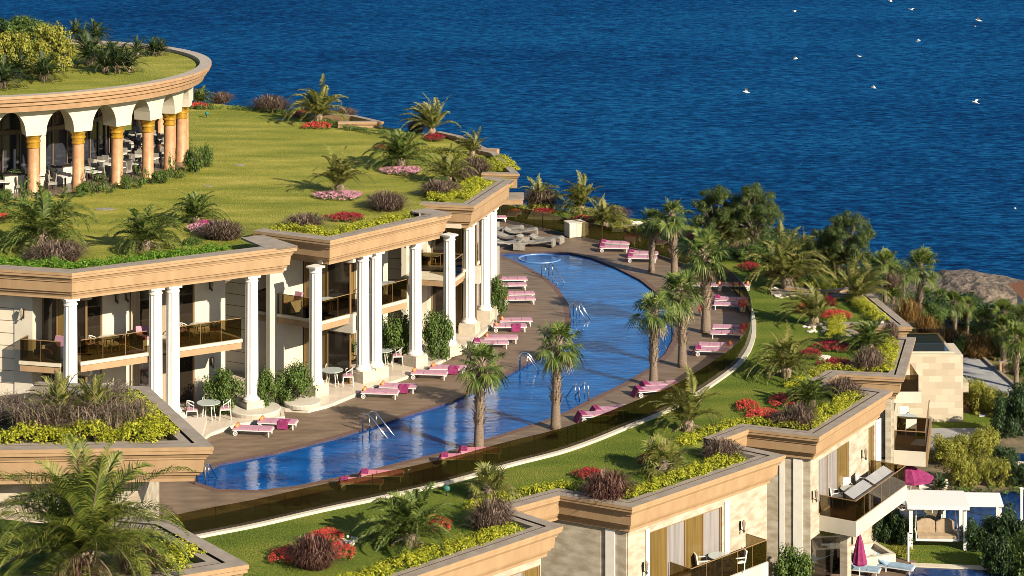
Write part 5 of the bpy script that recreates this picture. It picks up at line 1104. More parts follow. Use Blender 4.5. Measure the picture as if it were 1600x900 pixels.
# ================================================================= FURNITURE AND SMALL THINGS
def rotmb(m, rz, p): 
    c, s_ = math.cos(rz), math.sin(rz); m.v = [(x*c-y*s_+p[0], x*s_+y*c+p[1], z+p[2]) for x, y, z in m.v]
def lounger_proto(name, fabric, headfab, towel=None, recline=0.0):
    r = empty(name); L = 2.0; W = .34
    m = MB(); z = .30
    for sy in (-1, 1): m.box(-L/2, L/2, sy*W-.02, sy*W+.02, z-.04, z)
    m.box(-L/2, -L/2+.05, -W+.02, W-.02, z-.055, z-.005); m.box(L/2-.05, L/2, -W+.02, W-.02, z-.055, z-.005)
    for i in range(7): x = -.8+i*.27; m.box(x-.02, x+.02, -W+.02, W-.02, z-.03, z-.01)
    m.build('frame', WMET, r)
    for sx in (-1, 1):
        for sy in (-1, 1):
            if sx > 0: g = MB(); g.box(L/2-.16, L/2-.10, sy*W-.02, sy*W+.02, 0, z-.06); g.build('leg', WMET, r)
            else:
                g = MB(); n = 12; cx, cz = -L/2+.14, .12
                for k in range(n):
                    q0, q1 = 2*math.pi*k/n, 2*math.pi*(k+1)/n
                    for (ra, rb) in ((.12, .085),):
                        A = [(cx+ra*math.cos(q0), cz+ra*math.sin(q0)), (cx+ra*math.cos(q1), cz+ra*math.sin(q1)), (cx+rb*math.cos(q1), cz+rb*math.sin(q1)), (cx+rb*math.cos(q0), cz+rb*math.sin(q0))]
                        y0, y1 = sy*W-.02, sy*W+.03
                        g.hexa([(a, y0, b) for a, b in A], [(a, y1, b) for a, b in A])
                for k in range(4): q = k*math.pi/4; g.tube([(cx-.1*math.cos(q), sy*W, cz-.1*math.sin(q)), (cx+.1*math.cos(q), sy*W, cz+.1*math.sin(q))], .008, 4)
                g.build('wheel', WMET, r); 
    m = MB(); xb = -.28
    for (a, b) in ((-.28, .34), (.36, .96)): m.box(a, b, -W+.01, W-.01, z+.005, z+.085)
    h = recline
    m.hexa([(-.96, -W+.01, z+.005+h), (-.3, -W+.01, z+.005), (-.3, W-.01, z+.005), (-.96, W-.01, z+.005+h)], [(-.99, -W+.01, z+.085+h), (-.3, -W+.01, z+.085), (-.3, W-.01, z+.085), (-.99, W-.01, z+.085+h)])
    m.build('mattress', fabric, r)
    if headfab is ORA:
        m = MB(); m.tube([(-.84, -.24, z+.14+h), (-.84, .24, z+.14+h)], .085, 10); m.build('pillow', headfab, r, smooth=True)
    elif headfab:       # towel thrown over the end, hanging to the deck
        m = MB(); pf = [(-1.22, .04), (-1.12, .22), (-1.0, z+.13+h), (-.82, z+.12+h), (-.68, z+.11+h*.5)]
        for k in range(4):
            (x0, z0), (x1, z1_) = pf[k], pf[k+1]; wa, wb = .30+.03*math.sin(k*2), .30+.03*math.sin(k*2+2)
            m.hexa([(x0, -wa, z0-.04), (x1, -wb, z1_-.04), (x1, wb, z1_-.04), (x0, wa, z0-.04)], [(x0, -wa, z0), (x1, -wb, z1_), (x1, wb, z1_+.03), (x0, wa, z0+.05)])
        m.build('towel', headfab, r)
    if towel:
        m = MB(); rnd = random.Random(5)
        for k in range(6): 
            x0 = .1+k*.09; m.hexa([(x0, -.33-.02*k, z+.09), (x0+.1, -.33, z+.09), (x0+.1, .12, z+.09), (x0, .1, z+.09)], [(x0, -.30, z+.13+.05*math.sin(k*1.7)), (x0+.1, -.30, z+.13+.05*math.sin(k*1.7+1.7)), (x0+.1, .1, z+.12), (x0, .08, z+.12)])
        m.hexa([(.05, -.42, .06), (.6, -.42, .03), (.6, -.36, .03), (.05, -.36, .06)], [(.1, -.38, z+.12), (.62, -.38, z+.12), (.62, -.30, z+.12), (.1, -.30, z+.12)])
        m.build('towel', towel, r)
    return r
PROT['lo'] = lounger_proto('sun_lounger', PINK, ORA); PROT['lt'] = lounger_proto('sun_lounger', PINK, ORA, MAG); PROT['lm'] = lounger_proto('sun_lounger', PINK, MAG, None, .04); PROT['ld'] = lounger_proto('sun_lounger', MARO, MAG, None)
PROT['lb'] = lounger_proto('sun_lounger', BLUEF, None, None, .35)
GL = 'sun loungers round the pool'
def lounge(key, px, py, deg, label, z=0.0, dz=0, g=GL, s=.98):
    if key in ('lm', 'ld') and deg > 90: deg -= 180
    return put(key, px, py, z+dz, label, 'lounger', g, s, rad(deg))
for key, x, y, d, l in [
    ('lo', 396, 679, -8, 'pink lounger nearest the camera on the left deck'), ('lt', 434, 668, -8, 'pink lounger with a magenta towel behind the nearest one'),
    ('lo', 594, 621, -6, 'pink lounger in front of the paired white column'), ('lt', 622, 612, -6, 'pink lounger with a dropped magenta towel before the paired column'),
    ('lo', 671, 591, -6, 'pink lounger left of the slender column base'), ('lt', 700, 583, -6, 'pink lounger behind the first fan palm crown'),
    ('lm', 768, 543, 0, 'pink lounger above the first fan palm crown'), ('lo', 783, 535, 0, 'pink lounger behind its twin above the first fan palm'),
    ('lt', 797, 517, 3, 'pink lounger with a crumpled magenta towel at the column terrace'), ('lo', 806, 508, 3, 'pink lounger behind the one with the crumpled towel'),
    ('lo', 812, 474, 4, 'pink lounger right of the feathery bush'), ('lm', 811, 466, 4, 'pink lounger behind its twin right of the feathery bush'),
    ('lo', 799, 452, 5, 'pink lounger beyond the feathery bush'), ('lm', 800, 443, 5, 'pink lounger farthest of the group beyond the feathery bush'),
    ('lo', 771, 346, 5, 'pink lounger behind the farthest columns'),
    ('lm', 960, 393, 176, 'left front pink lounger at the far pool bank'), ('lm', 962, 386, 176, 'pink lounger behind the left one at the far pool bank'),
    ('lm', 1004, 409, 174, 'right front pink lounger at the far pool bank'), ('lm', 1006, 402, 174, 'pink lounger behind the right one at the far pool bank'),
    ('lo', 1104, 452, 172, 'pink lounger partly hidden by the wide crowned palm'), ('lo', 1148, 452, 172, 'pink lounger next to the glass at the far bend'),
    ('lo', 1140, 483, 172, 'pink lounger by the red potted flowers'), ('lm', 1142, 475, 172, 'pink lounger behind the one at the red potted flowers'),
    ('lo', 1137, 528, 172, 'front pink lounger of the pair at the widest part of the deck'), ('lo', 1139, 519, 172, 'back pink lounger of the pair at the widest part of the deck'),
    ('lm', 1114, 555, 174, 'front pink lounger with a dark towel under the two palms'), ('lo', 1118, 547, 174, 'back pink lounger under the two palms'),
    ('lm', 1022, 617, 196, 'front pink lounger just below the pool edge palm'), ('lm', 1032, 609, 196, 'back pink lounger just below the pool edge palm'),
    ('lm', 934, 656, 198, 'front pink lounger half behind the glass right of the round palm'), ('lm', 956, 648, 198, 'back pink lounger half behind the glass right of the round palm'),
    ('ld', 722, 724, 180, 'dull rose lounger behind the glass at the nearest palm'), ('ld', 752, 714, 180, 'dull rose lounger right behind the nearest palm trunk'),
    ('ld', 566, 762, 180, 'dull rose lounger behind the glass left of the shaggy palm'), ('ld', 598, 750, 180, 'dull rose lounger farther behind the glass left of the shaggy palm')]:
    lounge(key, x, y, d, l)
# concrete wave loungers at the far end
def wave_proto():
    r = empty('concrete_lounger'); m = MB(); pr = [(-1.1, .0), (-1.05, .34), (-.9, .40), (-.55, .22), (-.1, .20), (.45, .33), (.95, .40), (1.1, .34), (1.12, 0)]
    T = .09
    for i in range(len(pr)-1):
        (x0, z0), (x1, z1) = pr[i], pr[i+1]; d = Vector((x1-x0, z1-z0)).normalized(); n_ = Vector((d.y, -d.x))*T
        m.hexa([(x0+n_.x, -.36, z0+n_.y), (x1+n_.x, -.36, z1+n_.y), (x1+n_.x, .36, z1+n_.y), (x0+n_.x, .36, z0+n_.y)], [(x0, -.36, z0), (x1, -.36, z1), (x1, .36, z1), (x0, .36, z0)])
    m.build('seat', CONC, r); return r
PROT['cw'] = wave_proto()
for x, y, d, l in [(838, 383, -14, 'grey wave lounger pointing at the pool, front right'), (852, 378, -22, 'grey wave lounger farthest right of the star'), (792, 384, 205, 'grey wave lounger at the left of the star'), (815, 385, 262, 'grey wave lounger facing the camera in the star'), (812, 366, -8, 'grey wave lounger behind the star'), (790, 362, -10, 'grey wave lounger farthest behind the star'), (790, 374, 150, 'grey wave lounger behind the left one of the star')]:
    put('cw', x, y, .1, l, 'lounger', 'grey concrete loungers at the far deck', 1.15, rad(d))
# white cabinet
p = at(905, 371, 0); r = empty('deck_cabinet', p, 'white slatted box cabinet standing on the far deck', 'cabinet')
fb = Frame((p.x-.3, p.y), (p.x+.6, p.y+.35))
m = MB(); m.box(-.45, .75, -.1, .85, .03, 1.0, fb); m.build('body', CONC if False else CREAM, r)
m = MB(); m.box(-.5, .8, -.15, .9, 1.0, 1.06, fb); m.build('lid', CREAM, r)
m = MB(); m.box(.1, .13, -.125, -.101, .06, .98, fb); m.build('door_gap', CONC, r)
# white dining set parts
def chair_proto(mm, pad):
    r = empty('armchair'); m = MB(); m.box(-.24, .24, -.24, .24, .42, .46); m.build('seat', mm, r)
    if pad: m = MB(); m.box(-.22, .22, -.22, .22, .462, .51); m.build('cushion', pad, r)
    for sx in (-1, 1):
        for sy in (-1, 1): m = MB(); m.tube([(sx*.26, sy*.25, 0), (sx*.23, sy*.22, .45)], .022, 6); m.build('leg', mm, r)
    m = MB(); pts = [(.27*math.cos(a), -.04+.27*math.sin(a), .70+.13*math.sin(a)*1) for a in [rad(-10+200*k/12) for k in range(13)]]; m.tube(pts, .024, 6)
    for k in (0, 3, 6, 9, 12): a = rad(-10+200*k/12); m.tube([(.27*math.cos(a), -.04+.27*math.sin(a), .70+.13*math.sin(a)), (.22*math.cos(a), -.02+.22*math.sin(a), .44)], .014, 5)
    m.build('backrest', mm, r); return r
PROT['ch'] = chair_proto(WPLAS, PINK)
def box_chair():
    r = empty('armchair'); m = MB(); m.box(-.26, .26, -.26, .26, .38, .46); m.build('seat', WPLAS, r)
    m = MB(); m.hexa([(-.27, .24, .4), (.27, .24, .4), (.27, .30, .4), (-.27, .30, .4)], [(-.27, .32, .88), (.27, .32, .88), (.27, .38, .88), (-.27, .38, .88)]); m.build('backrest', WPLAS, r)
    for sx in (-1, 1):
        m = MB(); m.box(sx*.28-.02, sx*.28+.02, -.25, .25, .6, .64); m.build('armrest', WPLAS, r)
        for sy in (-1, 1): m = MB(); m.box(sx*.26-.02, sx*.26+.02, sy*.24-.02, sy*.24+.02, 0, .6 if sy < 0 else .4); m.build('leg', WPLAS, r)
    return r
PROT['chb'] = box_chair()
def table_proto(R_=.5, top=None):
    r = empty('round_table'); m = MB(); m.lathe((0, 0, 0), [(R_, .72), (R_, .745)], 24); m.build('tabletop', top or WPLAS, r)
    for k in range(4): a = k*math.pi/2+.6; m = MB(); m.tube([(.34*math.cos(a), .34*math.sin(a), 0), (.22*math.cos(a), .22*math.sin(a), .72)], .022, 6); m.build('leg', WPLAS, r)
    return r
PROT['tb'] = table_proto(.52, mat('table_glass', (.35, .38, .36), .12))
def wput(key, p, label, cat, group, rz=0, s=1.0):
    r = PROT[key]; o = r if key not in FIRST else copy_tree(r); FIRST.add(key); o.location = p; o.rotation_euler = (0, 0, rz); o.scale = (s, s, s); tag(o, label, cat, group); return o
GCH = 'white armchairs'; GT = 'white round tables'
def dining(px, py, z, where, rzs=(200, -20, 90, 270), keys='ch', s=1.15, names=('left', 'right', 'far', 'near')):
    p = at(px, py, z); wput('tb', p, 'glass topped white round table '+where, 'table', GT, 0, s)
    dirs = {'left': (-.72, -.1), 'right': (.72, .1), 'far': (-.1, .8), 'near': (.15, -.75)}
    for n_ in names:
        d = dirs[n_]; wput(keys, p+Vector((d[0]*s, d[1]*s, 0)), 'white armchair on the %s side of the table %s' % (n_, where), 'chair', GCH, math.atan2(d[1], d[0])-math.pi/2, s)
dining(326, 655, ZT, 'under the balconies of the nearest wing', names=('left', 'right', 'far'))
dining(519, 603, ZT, 'on the terrace of the middle wing', names=('right', 'far'))
dining(597, 571, ZT, 'behind the paired white column', names=('right', 'left'))
p_ = fr1.P(fr1.s_at(172, 2.2), 2.2, ZF+.01)
def dfr(fr, px, y, z, where, names, keys='ch', s=1.0):
    p = fr.P(fr.s_at(px, y), y, z); q = at(0, 0, 0)
    wput('tb', p, 'round table '+where, 'table', GT, 0, s)
    for n_ in names:
        d = {'left': (-.75, -.1), 'right': (.75, .1), 'far': (-.1, .8), 'near': (.15, -.75)}[n_]; wput(keys, p+Vector((d[0]*s, d[1]*s, 0)), 'armchair on the %s side of the table %s' % (n_, where), 'chair', GCH, math.atan2(d[1], d[0])-math.pi/2, s)
dfr(fr1, 170, 1.95, ZF+.01, 'on the nearest wing\'s first balcony', ('left', 'right'))
dfr(fr1, 312, 1.95, ZF+.01, 'on the nearest wing\'s second balcony', ('left', 'right'))
dfr(fr2, 512, 1.9, ZF+.01, 'on the middle wing\'s first balcony', ('left',))
dfr(fr2, 606, 2.0, ZF+.01, 'on the middle wing\'s second balcony', ('left',))
p = fj3.P(fj3.s_at(674, 1.5), 1.5, ZF+.01); wput('tb', p, 'round table on the far wing\'s side balcony', 'table', GT)
# pink lounge chairs on side balconies
def cush_chair():
    r = empty('lounge_chair'); m = MB(); m.box(-.4, .4, -.35, .35, .25, .42); m.build('seat', PINK, r)
    m = MB(); m.hexa([(-.4, .3, .3), (.4, .3, .3), (.4, .42, .3), (-.4, .42, .3)], [(-.38, .48, .85), (.38, .48, .85), (.38, .58, .85), (-.38, .58, .85)]); m.build('backrest', PINK, r)
    for sx in (-1, 1): m = MB(); m.box(sx*.45-.06, sx*.45+.06, -.35, .4, 0, .55); m.build('armrest', MATS['white_wicker'], r)
    return r
PROT['lc'] = cush_chair()
wput('lc', fj1.P(fj1.s_at(85, 1.5), 1.5, ZF+.02), 'pink cushioned chair behind glass on the nearest wing\'s side balcony', 'chair', 'pink lounge chairs', fj1.rz-.3, 1.1)
wput('lc', fj2.P(fj2.s_at(452, 1.4), 1.4, ZF+.02), 'pink cushioned chair behind glass on the middle wing\'s side balcony', 'chair', 'pink lounge chairs', fj2.rz-.3, 1.1)
wput('lc', fj2.P(fj2.s_at(436, 1.5), 1.5, ZF+.02), 'left pink cushioned chair on the middle wing\'s side balcony', 'chair', 'pink lounge chairs', fj2.rz+.5, 1.0)
wput('lc', fr1.P(fr1.s_at(224, 2.6), 2.6, ZF+.02), 'pink cushioned chair at the right end of the first balcony', 'chair', 'pink lounge chairs', fr1.rz-.3, .9)
# pool handrails and ladders
def rail(px, py, qx, qy, label, off=.55, arch=True):
    """two parallel chrome rails from the deck down into the water"""
    a = at(px, py, 0); b = at(qx, qy, -.25); r = empty('pool_handrail', a, label, 'pool handrail', 'chrome rails at the pool')
    d = (b-a); d.z = 0; L = d.length; d.normalize(); n_ = Vector((-d.y, d.x, 0))
    for k in (0, 1):
        o = a+n_*off*(k-.5); m = MB(); e = o+d*L; e.z = -.5
        m.tube([o, o+Vector((0, 0, .75)), o+d*.12+Vector((0, 0, .88)), o+d*.3+Vector((0, 0, .9)), o+d*(.5)+Vector((0, 0, .80)), e], .032, 8)
        m.tube([o+d*.42, o+d*.42+Vector((0, 0, .84))], .02, 6); m.build('rail', CHROME, r, smooth=True)
rail(572, 672, 622, 690, 'double chrome rail at the pool steps nearest the first shadow')
rail(812, 578, 850, 586, 'double chrome rail at the left pool bank behind the round palm')
rail(852, 432, 885, 450, 'double pale chrome rail near the far tip of the pool')
rail(893, 496, 926, 506, 'double chrome rail at the waist of the pool')
rail(912, 628, 885, 622, 'double curved chrome rail on the lower bank right of the round palm')
rail(1052, 525, 1036, 532, 'short chrome rail at the right end of the pool')
rail(312, 757, 335, 748, 'chrome rail at the near left tip of the pool')
# potted red flowers by the glass
for i, (x, y, l) in enumerate([(1160, 487, 'orange red potted flowers against the curved glass'), (1163, 524, 'orange red potted flowers at the lower end of the loungers'), (1097, 494, 'orange towel bundle of flowers beside a palm trunk')]):
    p = at(x, y, 0); r = empty('flower_pot', p, l, 'flower pot', 'potted flowers on the deck'); m = MB(); m.lathe(p, [(.14, 0), (.2, .3), (.22, .34)], 12); m.build('pot', STONE, r); m = MB(); leafball(m, p+Vector((0, 0, .5)), .3, 240, .05, random.Random(i)); m.build('blossom', REDF, r)
# white planter tubs of the bushes on the terrace
for x, y, w_, l in [(395, 652, 56, 'curved white planter rim round the first column bushes'), (470, 641, 40, 'white planter rim under the round bush of the second unit')]:
    p = at(x, y, ZT); R_ = w_/ppm(y)/2*1.4; r = empty('planter', p, l, 'planter', 'white planter rims'); m = MB(); m.lathe(p+Vector((0, .9, 0)), [(R_, 0), (R_+.05, .2), (R_+.02, .24), (R_-.15, .24)], 28); m.build('rim', CREAM, r)
# furniture in the pavilion
GPT = 'white tables of the pavilion'; k = 0
PROT['pt'] = None
def ptable():
    r = empty('cafe_table'); m = MB(); m.box(-.42, .42, -.42, .42, .70, .75); m.build('tabletop', WPLAS, r); m = MB(); m.tube([(0, 0, 0), (0, 0, .7)], .05, 8); m.build('pedestal', IRON, r); return r
def pchair():
    r = empty('cafe_chair'); m = MB(); m.box(-.25, .25, -.25, .25, .3, .46); m.build('seat', CONC, r); m = MB(); m.hexa([(-.25, .2, .46), (.25, .2, .46), (.25, .28, .46), (-.25, .28, .46)], [(-.25, .28, .95), (.25, .28, .95), (.25, .34, .95), (-.25, .34, .95)]); m.build('backrest', CONC, r)
    for sx in (-1, 1):
        for sy in (-1, 1): m = MB(); m.box(sx*.22-.02, sx*.22+.02, sy*.22-.02, sy*.22+.02, 0, .3); m.build('leg', IRON, r)
    return r
PROT['pt'] = ptable(); PROT['pc'] = pchair()
for ring_, rr in enumerate((11.9, 10.6, 9.3)):
    for j in range(13):
        q = rad(-70+9.0*j+ring_*3)
        p = Vector((RC.x+rr*math.cos(q), RC.y+rr*math.sin(q), ZL+.06)); nm = ('outer', 'middle', 'inner')[ring_]
        wput('pt', p, 'small white square table in the %s row under the round roof' % nm, 'table', 'white tables, %s row of the pavilion' % nm, q)
        for dq in (-1, 1):
            q2 = q+dq*.075; p2 = Vector((RC.x+rr*math.cos(q2), RC.y+rr*math.sin(q2), ZL+.06)); wput('pc', p2, 'grey café chair at the %s row of tables under the round roof' % nm, 'chair', 'café chairs, %s row of the pavilion' % nm, q2+(math.pi if dq < 0 else 0))
# white console by the pavilion's left pier
for px, rr, l in ((22, 11.6, 'white drawer chest beside the leftmost pavilion pier'), (82, 10.4, 'white drawer chest behind the first two pavilion columns')):
    q = math.asin(max(-1, min(1, ((px-800)*133/F-RC.x)/rr))); p = Vector((RC.x+rr*math.sin(q), RC.y-rr*math.cos(q), ZL+.06)); r = empty('drawer_chest', p, l, 'chest', 'white chests of the pavilion', q)
    m = MB(); m.box(-.6, .6, -.3, .3, 0, 1.0); o = m.build('body', WPLAS, None); o.parent = r; m = MB()
    m.box(-.64, .64, -.34, .34, 1.0, 1.05); o = m.build('top', IRON, None); o.parent = r
    for i in range(3): m = MB(); m.box(-.52, .52, -.325, -.301, .08+i*.31, .34+i*.31); o = m.build('drawer', CREAM, None); o.parent = r
# ---------------------------------------------- villa balconies
def vset(fr, px, y, z, where, sides):
    p = fr.P(fr.s_at(px, y), y, z); wput('tb', p, 'glass topped table '+where, 'table', GT, 0, 1.05)
    for n_ in sides:
        d = {'left': (-.8, -.15), 'right': (.8, .25), 'far': (-.1, .85), 'near': (.15, -.8)}[n_]; wput('chb', p+Vector((d[0], d[1], 0)), 'white square armchair on the %s side of the table %s' % (n_, where), 'chair', GCH, math.atan2(d[1], d[0])-math.pi/2, 1.1)
yc = (bC[2]+WY)/2
vset(frC, 1330, yc+.3, ZV+.012, 'on the long villa balcony', ('left', 'far'))
wput('chb', frC.P(frC.s_at(1350, yc+.4), yc+.4, ZV+.012), 'white square armchair at the far end of the long villa balcony', 'chair', GCH, 1.2, 1.1)
vset(frB, 1125, (bB[2]+WY)/2, ZV+.012, 'on the bottom villa balcony', ('left', 'right'))
pD = frD2.P(frD2.L*.45, 3.9, ZV+.013); wput('tb', pD, 'glass topped table on the right villa balcony', 'table', GT, 0, 1.05)
for n_, d in (('left', (-.85, .1)), ('far', (.0, .95)), ('near', (.0, -.85))): wput('chb', pD+Vector((*d, 0)), 'white square armchair on the %s side of the table on the right villa balcony' % n_, 'chair', GCH, math.atan2(d[1], d[0])-math.pi/2, 1.1)
# magenta umbrella
def umbrella(p, R_, H, label, open_=True):
    r = empty('parasol', p, label, 'parasol', 'magenta parasols'); m = MB(); m.tube([p, p+Vector((0, 0, H))], .03, 8); m.build('pole', WMET, r); m = MB(); n = 8
    if open_:
        for k in range(n):
            a, b = 2*math.pi*k/n, 2*math.pi*(k+1)/n; mid = (a+b)/2
            A = p+Vector((R_*math.cos(a), R_*math.sin(a), H-.62)); B = p+Vector((R_*math.cos(b), R_*math.sin(b), H-.62)); T = p+Vector((0, 0, H)); Mi = (A+B+T)/3-Vector((0, 0, .05))
            m.face([A, B, Mi]); m.face([B, T, Mi]); m.face([T, A, Mi]); m.face([A, B, B-Vector((0, 0, .12)), A-Vector((0, 0, .12))])
        m.lathe(p+Vector((0, 0, H)), [(.06, -.05), (.04, .04), (.02, .1)], 8)
    else:
        pr = [(.30, H-1.55), (.34, H-1.45), (.26, H-1.0), (.17, H-.5), (.06, H-.05), (.02, H+.05)]; b0 = len(m.v); n = 16
        for rr, z in pr:
            for k in range(n): a = 2*math.pi*k/n; q = rr*(1+.18*(k % 2)); m.v.append((p.x+q*math.cos(a), p.y+q*math.sin(a), p.z+z))
        for i in range(len(pr)-1):
            for k in range(n): m.f.append((b0+i*n+k, b0+i*n+(k+1) % n, b0+(i+1)*n+(k+1) % n, b0+(i+1)*n+k)); m.mi.append(0)
    m.build('canopy', MAG, r)
    m = MB(); m.lathe(p, [(.3, 0), (.3, .08), (.06, .1)], 12); m.build('base', WMET, r)
umbrella(at(1422, 796, ZG+.07), 1.3, 2.45, 'open magenta parasol over the white chairs of the villa terrace')
umbrella(at(1343, 905, ZG+.07), .3, 2.3, 'closed magenta parasol beside the stone pier', False)
zt2 = ZG+.07
dp = at(1428, 782, zt2)
wput('chb', dp+Vector((.6, -.2, 0)), 'white armchair right under the open magenta parasol', 'chair', GCH, 0, 1.1); wput('chb', dp+Vector((-.5, .4, 0)), 'white armchair left under the open magenta parasol', 'chair', GCH, .4, 1.1); wput('tb', dp+Vector((0, -.9, 0)), 'round table shaded by the magenta parasol', 'table', GT)
for x, y, l in [(1430, 800, 'blue grey lounger below the open parasol'), (1440, 792, 'blue grey lounger with an orange towel below the open parasol'), (1418, 812, 'blue grey lounger standing before the garden swing')]:
    lounge('lb', x, y, 10, l, ZG+.07, 0, 'blue grey loungers of the villas')
for x, y, l, a in [(1345, 897, 'blue grey reclined lounger left of the whirlpool tub', 160-180+0), (1360, 888, 'blue grey reclined lounger behind its twin by the whirlpool tub', -20), (1398, 893, 'blue grey low lounger in front of the whirlpool tub', -25)]:
    lounge('lb', x, y, a, l, ZG+.07, 0, 'blue grey loungers of the villas')
flat('lower_terrace', [(1240, 960), (1300, 860), (1400, 868), (1392, 960)], MATS['brown_paving'], ZG+.06)
# whirlpool tub
p = at(1372, 893, ZG+.07); fb = Frame((p.x-.9, p.y-.3), (p.x+.9, p.y+.4)); r = empty('whirlpool_tub', p, 'white square whirlpool tub on the lower villa terrace', 'whirlpool')
m = MB(); z_ = p.z; m.box(0, 2.0, 0, .22, z_, z_+.75, fb); m.box(0, 2.0, 1.78, 2.0, z_, z_+.75, fb); m.box(0, .22, .22, 1.78, z_, z_+.75, fb); m.box(1.78, 2.0, .22, 1.78, z_, z_+.75, fb); m.build('shell', LIP, r)
m = MB(); m.box(.221, 1.779, .221, 1.779, z_+.2, z_+.5, fb); m.build('water', mat('pale_water', (.5, .5, .46), .15, (.7, .7, .66), 5), r)
# garden swing
p = at(1465, 858, ZG+.04); W_ = 3.0; r = empty('garden_swing', p, 'white framed garden swing with brown cushions under a white roof', 'garden swing')
fb = Frame((p.x-W_/2, p.y), (p.x+W_/2, p.y-.15))
for (x, y) in ((0.1, 0), (W_-.1, 0), (.1, 1.5), (W_-.1, 1.5)): m = MB(); m.box(x-.09, x+.09, y-.09, y+.09, 0+p.z, p.z+2.15, fb); m.build('post', WMET, r)
m = MB(); m.hexa([fb.P(-.1, -.25, p.z+2.15), fb.P(W_+.1, -.25, p.z+2.15), fb.P(W_+.1, 1.7, p.z+2.35), fb.P(-.1, 1.7, p.z+2.35)], [fb.P(-.1, -.25, p.z+2.35), fb.P(W_+.1, -.25, p.z+2.35), fb.P(W_+.1, 1.7, p.z+2.55), fb.P(-.1, 1.7, p.z+2.55)]); m.build('roof', WMET, r)
s0 = p.z+.5
m = MB(); m.box(.45, W_-.45, .15, .85, s0-.12, s0, fb); m.box(.38, .45, .15, .85, s0-.12, s0+.3, fb); m.box(W_-.45, W_-.38, .15, .85, s0-.12, s0+.3, fb); m.build('bench', WMET, r)
m = MB(); m.box(.5, W_-.5, .16, .8, s0+.002, s0+.16, fb); m.build('cushion', BEIGEF, r)
for x in (.52, W_/2+.02):
    m = MB(); w2 = W_/2-.56; pts = [(0, 0), (w2, 0), (w2, .55), (w2*.75, .68), (w2*.5, .72), (w2*.25, .68), (0, .55)]
    A = [fb.P(x+a, .72, s0+.16+b) for a, b in pts]; B = [fb.P(x+a, .86, s0+.16+b) for a, b in pts]; m.face(A); m.face(B[::-1])
    for i in range(len(A)): j = (i+1) % len(A); m.face([A[i], B[i], B[j], A[j]])
    m.build('back_cushion', BEIGEF, r)
for x in (.4, W_-.4): m = MB(); m.tube([fb.P(x, .5, s0+.2), fb.P(x*.9+.1, .5, p.z+2.2)], .03, 6); m.build('hanger', WMET, r)
# white pergola
p = at(1524, 842, ZG+.04); W_ = 3.15; fb = Frame((p.x-1.7, p.y), (p.x-1.7+W_, p.y-.1)); r = empty('pergola', p, 'flat white canopy on posts at the deep blue pool', 'pergola')
hh = 1.75
for (x, y) in ((.05, 0), (W_-.15, 0), (.1, .9), (W_-.15, .9)): m = MB(); m.box(x-.07, x+.07, y-.07, y+.07, p.z, p.z+hh, fb); m.build('post', WMET, r)
m = MB(); m.hexa([fb.P(-.1, -.15, p.z+hh), fb.P(W_, -.15, p.z+hh), fb.P(W_, 1.0, p.z+hh+.3), fb.P(-.1, 1.0, p.z+hh+.3)], [fb.P(-.1, -.15, p.z+hh+.1), fb.P(W_, -.15, p.z+hh+.1), fb.P(W_, 1.0, p.z+hh+.4), fb.P(-.1, 1.0, p.z+hh+.4)]); m.build('canopy', WMET, r)
p = at(1596, 825, ZG); r = empty('canopy_post', p, 'slim white post at the right edge by the deep blue pool', 'post'); m = MB(); m.box(p.x-.07, p.x+.07, p.y-.07, p.y+.07, p.z, p.z+2.1); m.build('shaft', WMET, r); m = MB(); m.box(p.x-.1, p.x+.1, p.y-.1, p.y+.1, p.z+2.1, p.z+2.16); m.build('cap', WMET, r)
# outdoor shower post, white pot with cycad, panels
p = at(1419, 880, ZG); r = empty('shower_post', p, 'slim steel shower post before the garden swing', 'shower'); m = MB(); m.tube([p, p+Vector((0, 0, 1.55))], .06, 10); m.build('shaft', WMET, r); m = MB(); m.tube([p+Vector((0, 0, 1.5)), p+Vector((.18, -.1, 1.56))], .03, 8); m.build('head', CHROME, r)
p = at(1470, 768, ZG+.04); r = empty('plant_pot', p, 'white urn planter holding a cycad by the yellow bushes', 'planter'); m = MB(); m.lathe(p, [(.25, 0), (.42, .3), (.42, .55), (.34, .6), (.4, .66)], 16); m.build('urn', LIP, r, smooth=True)
put('cy', 1470, 768, ZG+.65, 'cycad growing in the white urn beside the umbrella', 'cycad', None, 1.0)
for x, l in ((1531, 'left'), (1561, 'right')):
    p = at(x, 757, ZG); r = empty('wall_panel', p, '%s pale stone panel standing behind the yellow bushes' % l, 'stone panel', 'pale panels behind the bushes'); m = MB(); m.box(p.x-.18, p.x+.18, p.y, p.y+.1, p.z, p.z+1.2); m.build('slab', LIP, r); m = MB(); m.box(p.x-.22, p.x+.22, p.y-.03, p.y+.13, p.z+1.2, p.z+1.26); m.build('cap', STONE, r)
# house with orange roof at the right edge
p = at(1617, 512, -8.2); r = empty('small_house', p, 'small house with an orange tiled roof at the right edge under the headland', 'house')
m = MB(); m.box(p.x-.4, p.x+5, p.y, p.y+4, p.z-1, p.z+2.2); m.build('wall', CREAM, r)
m = MB(); m.hexa([(p.x-1.0, p.y-.6, p.z+2.2), (p.x+6, p.y-.6, p.z+2.2), (p.x+6, p.y+4.5, p.z+2.2), (p.x-1.0, p.y+4.5, p.z+2.2)], [(p.x+.6, p.y+1.6, p.z+3.1), (p.x+5, p.y+1.6, p.z+3.1), (p.x+5, p.y+2.4, p.z+3.1), (p.x+.6, p.y+2.4, p.z+3.1)]); m.build('roof', ORROOF, r)
m = MB(); m.box(p.x-.1, p.x+1.2, p.y-.04, p.y-.001, p.z+.5, p.z+1.8); m.build('window', DARKGL, r)
